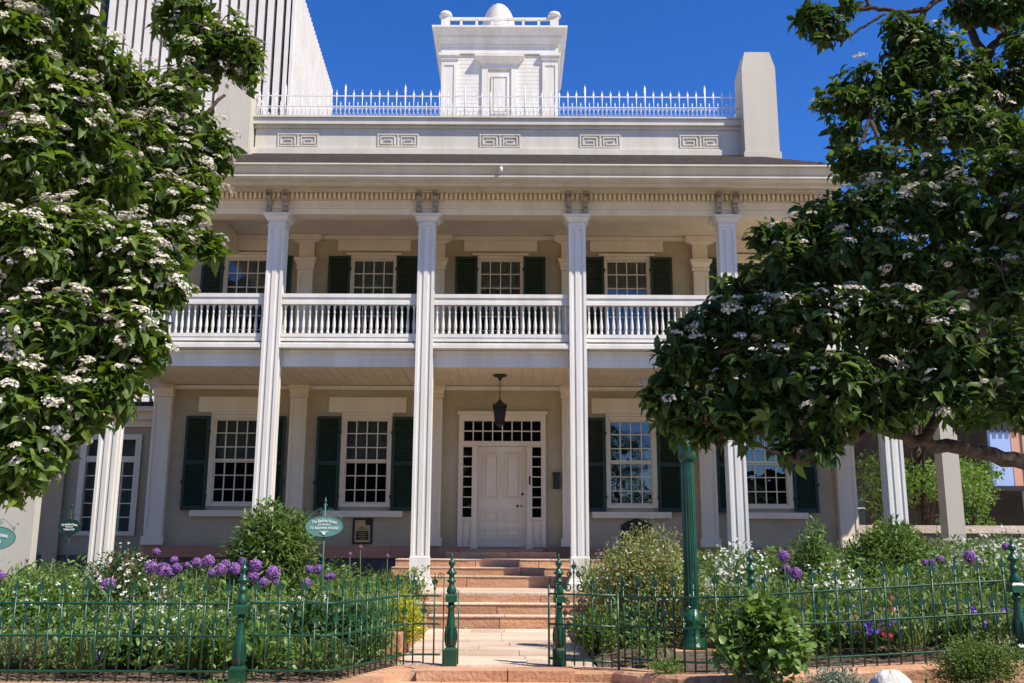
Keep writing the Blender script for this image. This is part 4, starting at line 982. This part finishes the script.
# left tree
LB = (-4.6,5.6,.15)
tr_l = [(-4.6,5.6,0),(-4.5,5.55,.8),(-4.35,5.5,1.5),(-4.15,5.5,2.1)]
limbs_l = [([(-4.15,5.5,2.1),A(40,330,5.2),A(95,280,5.0),A(150,240,4.9)],.08,.02),
           ([(-4.2,5.5,2.0),A(20,200,5.4),A(90,130,5.6),A(165,110,5.9),A(215,60,6.1)],.09,.02),
           ([A(165,110,5.9),A(190,60,6.1),A(200,20,6.2)],.035,.015),
           ([A(150,180,5.7),A(190,130,5.9),A(225,95,6.0)],.03,.01),
           ([(-4.2,5.5,2.0),A(20,400,4.7),A(60,420,4.6)],.06,.015),
           ([(-4.2,5.5,2.0),A(-30,200,5.0),A(20,80,5.0)],.08,.02)]
cl_l = [C(15,60,4.8,55,60,120),C(60,110,4.9,60,50,120),C(20,160,4.7,55,55,120),C(85,170,5.0,55,50,110),
        C(130,150,5.6,55,45,100),C(175,110,5.9,42,55,105),C(200,55,6.1,38,45,80),C(225,40,6.1,28,35,42),C(240,55,6.1,18,30,20),C(185,15,6.1,40,30,55),C(250,62,6.1,14,34,22),C(205,245,5.2,16,20,16),C(200,190,5.6,24,22,24),
        C(190,165,5.9,35,45,80),C(215,150,5.9,22,34,34),C(150,205,5.5,45,35,80),C(185,210,5.5,25,22,22),
        C(20,250,4.6,55,50,120),C(75,245,4.8,55,50,110),C(130,265,4.9,50,45,110),C(170,245,5.0,26,25,30),C(165,285,4.9,28,25,38),
        C(15,330,4.6,50,45,110),C(70,330,4.7,55,45,110),C(125,330,4.8,45,42,90),C(150,345,4.8,22,26,24),
        C(20,400,4.5,45,42,100),C(65,400,4.6,50,38,90),C(110,385,4.7,36,34,60),C(20,455,4.5,36,32,75),C(50,440,4.6,28,28,40),C(10,480,4.5,20,20,25),
        C(-60,100,5.0,70,80,60,.1),C(-60,250,4.9,70,80,60,.1),C(-55,390,4.8,60,70,50,.1),C(90,60,5.4,55,35,80),C(40,10,5.0,70,35,80),C(120,90,5.7,40,30,50)]
hawthorn('flowering hawthorn tree with white blossom clusters filling the left side, in full sun', 'hawthorn_tree', LB, tr_l, limbs_l, cl_l, L['haw'], 1, .66, .088, 3)
# right tree
RB = (4.6,5.5,.15)
tr_r = [(4.6,5.5,0),(4.5,5.5,.8),(4.3,5.45,1.5),A(1090,470,5.3)]
limbs_r = [([A(1090,470,5.3),A(1024,460,5.2),A(960,448,5.15),A(905,438,5.1),A(855,415,5.1),A(800,400,5.1)],.050,.022),
           ([A(925,440,5.1),A(948,395,5.2),A(930,360,5.3),A(880,330,5.4)],.030,.015),
           ([A(800,400,5.1),A(765,375,5.1),A(735,350,5.1)],.03,.012),([A(855,440,5.0),A(800,462,4.9),A(765,448,4.9)],.018,.008),
           ([A(760,432,5.0),A(740,418,5.0),A(720,425,5.0)],.02,.008),
           ([A(1090,460,5.4),A(1060,250,5.8),A(1010,120,6.2),A(985,60,6.4),A(960,10,6.5)],.06,.025),
           ([A(1010,120,6.2),A(960,140,6.2),A(900,110,6.2),A(870,100,6.2)],.035,.012),
           ([A(985,60,6.4),A(1005,30,6.4),A(960,-10,6.4)],.035,.02),
           ([A(950,-10,6.2),A(925,10,6.2),A(900,12,6.2),A(870,8,6.2),A(862,-12,6.2)],.022,.012),
           ([A(885,14,6.2),A(860,28,6.2),A(842,42,6.2),A(828,36,6.2)],.011,.005),
           ([(4.1,5.3,2.9),(4.2,4.8,4.0),(3.6,4.3,4.9),(2.6,3.9,5.5)],.06,.02),([(4.2,4.8,4.0),(4.8,4.5,5.0)],.04,.02),([A(1060,300,5.6),A(980,290,5.4),A(900,270,5.3),A(830,280,5.2)],.05,.02),([A(1060,380,5.3),A(1000,375,5.2),A(940,400,5.1)],.03,.015),
           ([A(1030,82,6.2),A(1000,88,6.2),A(985,95,6.2)],.008,.005)]
f2 = .22
cl_r = [C(808,14,6.2,18,20,14,.0),C(836,30,6.2,18,18,16,.0),C(848,8,6.2,12,12,8,.0),C(905,28,6.2,28,18,30,.15),C(940,45,6.2,30,24,36,.2),C(1012,90,6.2,26,28,40,.2),C(960,95,6.1,34,24,40,.2),C(1000,140,5.9,36,30,50,.25),C(965,8,6.3,24,14,20,.2),C(850,160,5.9,26,20,34,.15),C(817,18,6.2,20,22,18,.0),C(825,38,6.2,14,14,7,.0),C(905,45,6.2,26,28,36,.15),C(925,70,6.2,40,35,66,.15),C(975,75,6.2,34,34,48,.2),C(895,80,6.2,24,24,30,.1),
        C(865,85,6.2,36,26,44,.12),C(838,100,6.2,28,22,30,.1),C(895,115,6.2,42,30,60,.1),C(845,135,6.2,18,20,20,.1),C(935,125,6.1,45,35,70,.2),C(990,130,6.1,40,35,60,.2),C(1015,55,6.2,20,45,26,.25),C(985,10,6.3,36,20,34,.2),C(1015,5,6.3,26,22,26,.2),
        C(880,165,5.8,42,28,62,.2),C(945,175,5.6,50,35,75,.3),C(1010,180,5.5,40,40,65,.3),
        C(890,205,5.3,50,32,85,.45),C(840,215,5.3,42,28,66,.45),C(950,215,5.1,50,38,85,.5),C(1010,230,5.0,45,45,85,.5),C(800,240,5.3,40,28,62,.35),C(765,235,5.4,22,18,20,.2),
        C(860,255,5.1,60,38,95,.5),C(930,265,5.0,55,40,95,.5),C(1005,290,4.9,45,45,90,.5),C(790,275,5.2,50,32,85,.35),C(735,290,5.3,28,18,28,.3),
        C(740,320,5.1,52,28,85,.4),C(810,320,5.0,55,38,100,.45),C(880,320,4.9,55,40,95,.45),C(950,340,4.8,55,42,95,.4),C(1015,360,4.8,40,40,75,.4),C(690,330,5.2,28,18,28,.3),
        C(700,358,5.1,50,24,75,.35),C(765,370,5.0,58,32,95,.35),C(835,380,4.9,55,36,90,.3),C(900,385,4.9,50,32,75,.3),C(965,395,4.8,50,28,70,.3),C(1020,405,4.8,30,26,40,.3),
        C(672,398,5.1,34,18,42,.35),C(662,385,5.1,18,14,16,.3),C(720,402,5.0,42,24,58,.3),C(680,418,5.1,22,20,26,.3),C(775,412,5.0,45,26,58,.3),C(835,415,4.9,40,22,40,.25),C(735,425,5.0,24,20,26,.2),C(790,445,4.95,20,14,14,.1),C(820,448,4.9,26,13,20,.1),C(700,432,5.1,18,12,12,.1),
        C(885,412,4.9,30,20,26,.2),C(1080,150,5.8,60,90,70,.1),C(1080,330,5.4,55,80,70,.1),C(1050,60,6.1,40,60,50,.1),C(960,-45,6.3,80,40,60,.1),C(1040,-40,6.2,60,50,50,.1),
        ((3.7,4.3,4.7),(.75,.6,.5),150,.2),((3.0,4.0,5.1),(.65,.5,.4),140,.2),((4.5,4.5,4.3),(.7,.6,.5),130,.2),((2.3,3.8,5.3),(.55,.5,.35),110,.2),((4.2,4.2,5.4),(.8,.7,.5),150,.2),
        ((3.3,4.6,5.9),(.7,.6,.45),120,.2),((4.9,4.6,5.4),(.7,.7,.6),120,.2),((2.7,3.3,5.9),(.6,.5,.4),100,.2),((5.0,3.9,4.6),(.6,.6,.5),90,.2)]
hawthorn('flowering hawthorn tree on the right, in its own shade, with one bare limb reaching in', 'hawthorn_tree', RB, tr_r, limbs_r, cl_r, L['haw_shade'], 1, .3, .080, 5, fk=.62)
# street trees and background trees
def bg_tree(label, x, y, h, r, n, mat, seed, leaf=.28, zlo=.28):
    g = np.random.default_rng(seed); t = thing('street_tree', (x,y,0), label, 'tree')
    m = MB(); m.tube([(x,y,0),(x+.1,y,h*.3),(x,y+.1,h*.62)],r*.09,8,r*.05)
    K = []
    for k in range(14):
        a = g.random()*6.28; rr_ = r*g.uniform(.3,.9); z = h*g.uniform(zlo,.95); c = Vector((x+rr_*math.cos(a)*(1.1-z/h*.5), y+rr_*math.sin(a)*(1.1-z/h*.5), z)); K.append(c)
        m.tube([(x,y,h*.3*(k%3+1)/2),((x+c.x)/2,(y+c.y)/2,(z+h*.4)/2),c],r*.03,5,r*.008)
    m.build('trunk', M['bark'], t)
    P = []; 
    for c in K:
        q = g.normal(size=(n//14,3)); q = unit(q)*(g.random((len(q),1))**.4)*np.array([r*.42,r*.42,r*.30]); P.append(q+np.array(c))
    P = np.concatenate(P); D = g.normal(size=P.shape); D[:,2] -= .3; Nn = g.normal(size=P.shape)*.5+np.array([0,0,1]); Ls = leaf*g.uniform(.6,1.2,len(P))
    V,tr,qd = leaves(P,D,Nn,Ls,Ls*.55); arr('crown', V,[tr,qd],mat,t); return t
bg_tree('bright green street tree between the last porch column and the narrow cream post', at(916,450,31).x,31,9.2,2.3,6000,L['street'],11,.15)
bg_tree('light green young street tree right of the narrow cream post', at(962,480,33.5).x,33.5,4.7,1.45,3000,L['street'],12,.14)
bg_tree('dark leafy tree showing above the low side wing roof', -13.5,30,12,4,5200,L['dark'],14,.24)
bg_tree('large dark tree standing across the street opposite the house', 11.0,-58,7,6,4000,L['dark'],15,.5)
bg_tree('broad dark tree further along the opposite pavement', 22.0,-58,6.5,6,3500,L['dark'],16,.5)
# ------------------------------------------------------------------ garden plants
def plant(name, label, cat, px, pyb, Y, w, h, n, leafsz, mat, aspect=.4, flowers=None, z0=None, up=.3, depth=None, shell=.5, group=None, stems=10, flat=1., droop=.2, seed=None, lumps=7, zc=None):
    """a bushy plant: leaf islands around several stem lumps; flowers = (material, count, radius, top-only)"""
    g = np.random.default_rng(seed if seed is not None else abs(hash((px,pyb))) % 9999)
    c = at(px,pyb,Y); gz = (PZ+.05+zoff(c.x)+(.25*min(1,max(0,(Y-13)/5)))) if z0 is None else z0
    t = thing(name, (c.x,Y,gz), label, cat, group); dp = depth or w
    H_ = h
    hub = []
    for k in range(lumps):
        a = g.random()*6.28; r_ = g.random()**.5*.58; hub.append((c.x+w/2*r_*math.cos(a), Y+dp/2*r_*math.sin(a), gz+H_*g.uniform(.38,.74)*(1-.35*r_)))
    hub.append((c.x,Y,gz+H_*.68)); hub = np.array(hub)
    m = MB()
    for q in hub:
        for s_ in range(max(1,stems//len(hub))):
            e = q+g.normal(0,.12,3)*np.array([w,dp,H_*.6]); m.tube([(c.x+g.normal()*.06*w,Y+g.normal()*.06*w,gz-.03),tuple((np.array([c.x,Y,gz])+e)/2+g.normal(0,.02,3)),tuple(e)],.006,4,.003)
    m.build('stems', M['stem'], t)
    i = g.integers(0,len(hub),n); q = unit(g.normal(size=(n,3)))*(g.random((n,1))**shell); P = hub[i]+q*np.array([w*.27,dp*.27,H_*.30])
    P[:,2] = np.maximum(P[:,2], gz+.03)
    D = q*.8+g.normal(size=(n,3))*.5+np.array([0,0,up]); Nn = np.array([0,0,1.])+g.normal(size=(n,3))*.5+q*.3
    Ls = leafsz*g.uniform(.55,1.25,n); V,tr,qd = leaves(P,D,Nn,Ls,Ls*aspect,droop=droop); arr('foliage', V,[tr,qd],mat,t,smooth=True)
    if flowers:
        FPs = {}
        for (fm, cnt, fr, top) in flowers:
            i = g.integers(0,len(hub),cnt); q = unit(g.normal(size=(cnt,3))); q[:,2] = np.abs(q[:,2])*top+q[:,2]*(1-top); q[:,1] -= .4; q = unit(q)
            P = hub[i]+q*np.array([w*.30,dp*.30,H_*.33])
            k = 3; PP = np.repeat(P,k,0)+g.normal(0,fr*.8,(cnt*k,3)); V,tr = florets(PP, q.repeat(k,0)+g.normal(0,.4,(cnt*k,3))+np.array([0,-.3,.5]), fr)
            FPs.setdefault(fm,[]).append((V,tr))
        for fm, lst in FPs.items():
            for V,tr in lst: arr('flowers', V,[tr],L[fm],t)['kind'] = 'stuff'
    return t
plant('shrub','tall rounded green shrub in front of the second porch column, left of the oval sign','shrub',270,560,14.2,1.42,1.78,8500,.115,L['mid'],.30,[('wf',10,.018,.5)],up=.15,lumps=12,stems=40,droop=.4,seed=21,z0=.45)
plant('spirea_bush','wide bronze-green arching spirea bush dotted with small white flowers beside the lamp post','shrub',655,600,13.0,1.95,1.6,24000,.042,L['spirea'],.5,[('wf',220,.010,.6)],up=.2,lumps=12,stems=40,seed=22,z0=.3)
plant('shrub','dark green leafy shrub in front of the last two porch posts on the right','shrub',893,560,15.0,1.5,1.3,8500,.085,L['mid'],.42,None,up=.2,lumps=10,stems=30,seed=23,z0=.72)
plant('mallow_plant','broad-leaved green mallow growing in front of the right railing and its post','plant',762,640,9.55,1.02,1.02,1900,.085,L['lite'],.85,None,up=.1,lumps=10,stems=30,seed=24,z0=.16,depth=.6)
plant('silver_plant','low silver-green leafy plant left of the pale rock','plant',838,672,9.3,.78,.36,1800,.05,L['silver'],.3,None,up=.4,seed=25,z0=.14,depth=.5)
plant('low_shrub','low bright green mound in front of the right railing, right of the pale rock','shrub',980,668,9.3,1.05,.62,7500,.034,L['mid'],.45,None,up=.4,seed=26,z0=.2,depth=.6,lumps=14)
plant('lime_shrub','small lime-yellow shrub behind the curving railing beside the steps','shrub',404,600,12.7,.68,.72,4200,.045,L['lime'],.55,None,up=.3,seed=27,z0=.28)
plant('rose_bush','leafy rose bush with small white blooms in front of the leftmost porch column','shrub',120,580,13.4,1.5,1.25,4500,.06,L['rose'],.5,[('wf',120,.022,.6),('rf',14,.02,.4)],up=.3,seed=28,z0=.3,lumps=11,stems=30)
plant('rose_bush','rose bush with light green leaves below the green sign at the left edge','shrub',28,580,12.6,1.3,1.0,4500,.065,L['lite'],.55,[('wf',70,.02,.6)],up=.3,seed=29,z0=.28,lumps=10)
plant('sage_plant','low grey-green sage mound at the lower left behind the railing','plant',30,650,10.5,1.1,.42,4200,.032,L['sage'],.4,None,up=.6,seed=30,z0=.24,depth=.6,lumps=12)
plant('white_flower_plant','tall white-flowered plant between the lamp post and the fifth porch column','plant',732,570,13.4,1.1,1.25,2200,.06,L['mid'],.3,[('wf',150,.022,.7)],up=.6,seed=31,z0=.4,lumps=12,stems=40)
plant('white_flower_plant','mass of white-flowered plants at the far right below the coping wall','plant',1000,560,14.0,1.9,1.26,4600,.06,L['lite'],.3,[('wf',520,.02,.7)],up=.6,seed=32,z0=.58,lumps=16,stems=50)
plant('white_flower_plant','white-flowered plant with loose stems right of the big purple alliums','plant',835,575,12.4,1.0,.95,2400,.065,L['lite'],.4,[('wf',180,.022,.6),('rf',10,.02,.3)],up=.5,seed=33,z0=.45,lumps=12,stems=40)
plant('rose_bush','rose bush with reddish new leaves in front of the wall between two porch columns','shrub',800,545,14.5,.9,1.1,2200,.06,L['rose'],.5,[('rf',14,.03,.4)],up=.4,seed=34,z0=.6,lumps=9)
plant('shrub','tall light green leafy stems rising above the flowers right of the fifth porch column','shrub',815,540,13.9,.55,1.45,1300,.08,L['lite'],.4,None,up=.5,seed=35,z0=.55,lumps=9,stems=30)
plant('white_flower_plant','low white-flowered plants around the alliums beneath the rounded shrub','plant',290,590,12.3,1.5,.72,3400,.055,L['mid'],.3,[('wf',120,.018,.7)],up=.6,seed=36,z0=.28,lumps=14,stems=40)
plant('white_flower_plant','white-flowered plants right behind the left straight railing','plant',170,605,11.6,1.9,.66,4400,.055,L['lite'],.3,[('wf',150,.017,.7)],up=.6,seed=37,z0=.26,lumps=16,stems=40)
plant('pansy_plant','clump of violet and white pansies behind the left railing','plant',96,645,10.6,.30,.28,350,.04,L['dark'],.6,[('vf',26,.02,.6),('wf',10,.016,.6)],up=.3,seed=38,z0=.26)
plant('pansy_plant','violet pansies at the very bottom left corner in front of the kerb','plant',26,681,9.1,.22,.14,200,.03,L['dark'],.6,[('vf',16,.016,.7)],up=.3,seed=39,z0=.13)
plant('low_shrub','small bright green mound at the foot of the left fence post','plant',215,683,9.2,.5,.24,1600,.03,L['lite'],.45,None,up=.5,seed=40,z0=.12,depth=.4)
plant('green_plant','dark green peony-like foliage behind the curved left railing','plant',330,625,11.6,1.25,.72,2600,.10,L['dark'],.5,None,up=.4,seed=41,z0=.26,lumps=12,stems=30)
plant('green_plant','feathery green foliage under the three pink pompom flowers','plant',375,605,12.6,1.0,.66,4200,.07,L['lite'],.12,None,up=.9,seed=42,z0=.3,lumps=12,stems=30)
plant('hosta_plant','pale-edged broad lance leaves behind the railing right next to the left fence post','plant',262,655,10.4,.34,.42,60,.26,L['lite'],.22,None,up=1.1,seed=51,z0=.22,lumps=3,stems=6,depth=.3)
plant('hosta_plant','yellowish broad lance leaves behind the railing just left of the left fence post','plant',212,655,10.4,.42,.42,60,.26,L['lite'],.20,None,up=1.1,seed=52,z0=.22,lumps=3,stems=6,depth=.3)
plant('green_plant','round-leaved dark green clump behind the left railing beside the pansies','plant',140,640,10.9,.8,.46,1300,.075,L['dark'],.7,None,up=.4,seed=53,z0=.24,lumps=9)
plant('green_plant','yellow-green feathery clump behind the left post under the alliums','plant',205,610,11.2,.9,.5,2600,.07,L['lite'],.14,None,up=1.,seed=54,z0=.3,lumps=10)
plant('violet_flower_plant','violet iris clump behind the right railing near the middle','plant',862,618,10.7,.8,.42,700,.10,L['blade'],.14,[('vf',22,.026,.7),('rf',6,.03,.6)],up=1.2,seed=43,z0=.5,lumps=9)
plant('violet_flower_plant','violet iris clump behind the railing close to the rightmost post','plant',975,612,10.8,.8,.42,700,.10,L['blade'],.14,[('vf',16,.024,.7),('wf',5,.02,.6)],up=1.2,seed=44,z0=.58,lumps=9)
plant('red_flower_plant','crimson-flowered columbine clump behind the right railing','plant',880,590,11.2,.7,.62,900,.05,L['mid'],.5,[('rf',16,.024,.6),('kf',6,.022,.6)],up=.6,seed=45,z0=.48)
plant('poppy_plant','single orange-red poppy among green leaves near the right end of the railing','plant',953,598,11.0,.3,.5,300,.06,L['mid'],.4,[('of',3,.028,1.)],up=.6,seed=46,z0=.5)
plant('poppy_plant','orange poppy glowing behind the purple alliums left of the rounded shrub','plant',178,590,14.0,.35,.75,300,.06,L['mid'],.4,[('of',4,.03,1.)],up=.6,seed=47,z0=.35)
plant('green_plant','leafy green clump at the foot of the lamp post behind its railing','plant',600,625,12.0,.8,.6,2200,.07,L['mid'],.4,[('vf',8,.016,.5)],up=.5,seed=48,z0=.25)
plant('green_plant','weedy green tufts on the soil in front of the curved right railing','plant',668,668,10.35,.5,.18,500,.05,L['lite'],.25,None,up=.9,seed=49,z0=.24,depth=.25)
plant('green_plant','tiny creeping plant with one violet bloom between rock and green mound','plant',928,672,9.2,.26,.16,300,.035,L['dark'],.6,[('vf',2,.014,1.)],up=.5,seed=50,z0=.2)
lcx = lc.x
# under-planting: leaves nobody could count
def filler(name, x0, x1, yf, y1, n, seed, zt):
    g = np.random.default_rng(seed); nc_ = n//60; PX = g.uniform(x0,x1,nc_); PYs = np.array([g.uniform(yf(x)+.35,y1) for x in PX])
    ok = ((PX-lcx+.05)/.5)**2+((PYs-11.2)/1.5)**2 > 1; PX = PX[ok]; PYs = PYs[ok]; nc_ = len(PX); tops = np.array([zt(x,y) for x,y in zip(PX,PYs)])*g.uniform(.6,1.2,nc_)
    parts = []
    for kind in range(4):
        sel = np.array([0,1,2,3,1,2,3])[np.arange(nc_) % 7] == kind; k = 60; X_ = np.repeat(PX[sel],k); Y_ = np.repeat(PYs[sel],k); T_ = np.repeat(tops[sel],k); m_ = len(X_)
        gz = PZ+.06+np.array([zoff(x) for x in X_])+.25*np.clip((Y_-13)/5,0,1)
        if kind == 0:      # upright blades
            P = np.stack([X_+g.normal(0,.07,m_),Y_+g.normal(0,.07,m_),gz],1); D = g.normal(0,.22,(m_,3)); D[:,2] = 1; Ln_ = T_*g.uniform(.5,1.05,m_); V,tr,qd = leaves(P,D,g.normal(size=(m_,3)),Ln_,Ln_*0+.022,droop=.25,fold=.3); mat = L['blade']
        else:
            P = np.stack([X_+g.normal(0,.13,m_),Y_+g.normal(0,.13,m_),gz+T_*g.uniform(.1,.95,m_)],1); D = g.normal(0,1,(m_,3)); D[:,2] += .2
            Ln_ = (.075,.075,.05,.10)[kind]*g.uniform(.6,1.3,m_); V,tr,qd = leaves(P,D,np.array([0,0,1.])+g.normal(0,.5,(m_,3)),Ln_,Ln_*(.3,.35,.6,.42)[kind],droop=.3); mat = (L['blade'],L['mid'],L['dark'],L['lite'])[kind]
        parts.append((V,tr,qd,mat))
    me_root = None
    for V,tr,qd,mat in parts:
        o = arr(name, V,[tr,qd],mat); tag(o, kind='stuff', label='mixed green underplanting of the '+('left' if x1 < 0 else 'right')+' flower bed: '+{L['blade'].name:'upright blades',L['mid'].name:'narrow leaves',L['dark'].name:'round leaves',L['lite'].name:'pale broad leaves'}[mat.name], cat='ground cover')
filler('bed_foliage', -8.5,-1.6, flx, 17.5, 62000, 60, lambda x,y: .42+.30*min(1,max(0,(y-10.6)/2.2))-.1*(x>-2.6))
filler('bed_foliage', 1.4, 9.5, frx, 18, 72000, 61, lambda x,y: .44+.32*min(1,max(0,(y-10.6)/2.2)))
# alliums, every globe its own plant
AL = [(1,576.6,5),(108.5,584.6,6.5),(120,583,4),(151,567,6),(163,569.5,7),(171,573,5),(177,568,5),(156.6,552,3.8),(174,560,3.8),
      (187,565,3),(197,562.6,5),(208.6,561,6),(211.6,572.8,4),(221,569.6,6),(226,564,4.5),(235,568.7,6),(242.5,562,4.6),(255.6,565.6,6.3),(253,576,6),(273,573,7),(263.5,582.5,5),(276,583.5,4),(309,569,4),(318,569,4.8),(306,583,4.6),(327,576.6,3.6),(332,576,3.2),
      (783.6,556,5.6),(786,568.5,4.6),(796,573.6,6),(833.5,582,4),(924.5,562.6,3.5),(931.5,562.8,3.6),(940,559.6,4.2),(969.6,557,6),(1006,547,4)]
ORD = ['first','second','third','fourth','fifth','sixth','seventh','eighth','ninth','tenth','eleventh','twelfth','thirteenth','fourteenth','fifteenth','sixteenth','seventeenth','eighteenth','nineteenth','twentieth','twenty-first','twenty-second','twenty-third','twenty-fourth','twenty-fifth','twenty-sixth','twenty-seventh']
lefts = sorted([a for a in AL if a[0] < 500]); rights = sorted([a for a in AL if a[0] > 500])
def allium(px, py, r, label, mat='pf', Y=None, rad=.066, group='purple allium globes'):
    Y = Y or min(max(F*.066/r, 10.7), 13.6); rad = r*Y/F*1.03 if r else rad; c = at(px,py,Y)
    gz = PZ+.05+zoff(c.x)+.25*min(1,max(0,(Y-13)/5)); t = thing('allium', (c.x,Y,gz), label, 'flower', group)
    m = MB(); dx_ = random.uniform(-.05,.05); m.tube([(c.x+dx_,Y,gz-.03),(c.x+dx_*.4,Y,(gz+c.z)/2),(c.x,Y,c.z-rad*.2)],.006,6,.005); m.build('stem', M['stem'], t)
    n = 260 if rad > .04 else 120; q = unit(rng.normal(size=(n,3))); P = np.array(c)+q*rad*rng.uniform(.80,1.0,(n,1)); V,tr = florets(P, q+rng.normal(0,.25,(n,3)), rad*.17, 6)
    arr('flower_head', V,[tr],L[mat],t)
    m = MB(); m.lathe(c.x,Y,[(.001,c.z-rad*.78),(rad*.55,c.z-rad*.55),(rad*.78,c.z),(rad*.55,c.z+rad*.55),(.001,c.z+rad*.78)],10); m.build('core', M['allium_core'], t)
M['allium_core'] = mottled('allium_core', (.09,.05,.13), (.14,.08,.19), 60, .9)
def size_word(r): return 'large' if r >= 6 else ('small' if r < 4.2 else 'medium')
for i, (x,y,r) in enumerate(lefts): allium(x,y,r, f'{size_word(r)} purple allium globe, {ORD[i]} from the left in the left flower bed')
for i, (x,y,r) in enumerate(rights): allium(x,y,r, f'{size_word(r)} purple allium globe, {ORD[i]} from the left in the right flower bed')
for (x,y,w_) in ((350,554,'left'),(360.5,547,'middle, tallest'),(387.5,556,'right')):
    allium(x,y,0,f'{w_} of the three small pink pompom flowers on bare stems by the steps','kf',13.6,.028,'pink pompom flowers')
# pale rock in front of the right railing
c = at(890,682,9.0); m = MB(); m.smooth = True; nu, nv = 18, 10; v = []; f = []
g = np.random.default_rng(5)
for j in range(nv+1):
    for i in range(nu):
        th = 2*math.pi*i/nu; ph = math.pi/2*j/nv; k = 1+.12*math.sin(3*th+1)+.08*math.sin(5*th)*math.cos(ph)+g.normal()*.02
        v.append((c.x+.24*k*math.cos(th)*math.cos(ph)**.7, 9.0+.2*k*math.sin(th)*math.cos(ph)**.7, .05+(c.z+.095-.05)*math.sin(ph)*(1+.03*math.sin(4*th))))
for j in range(nv):
    for i in range(nu): f.append((j*nu+i,j*nu+(i+1)%nu,(j+1)*nu+(i+1)%nu,(j+1)*nu+i))
m.add(v,f); tag(m.build('rock', M['rock']), 'rounded pale grey rock in front of the right railing at the bottom edge', 'rock')
for o in bpy.data.objects:
    if '_local' in o: del o['_local']
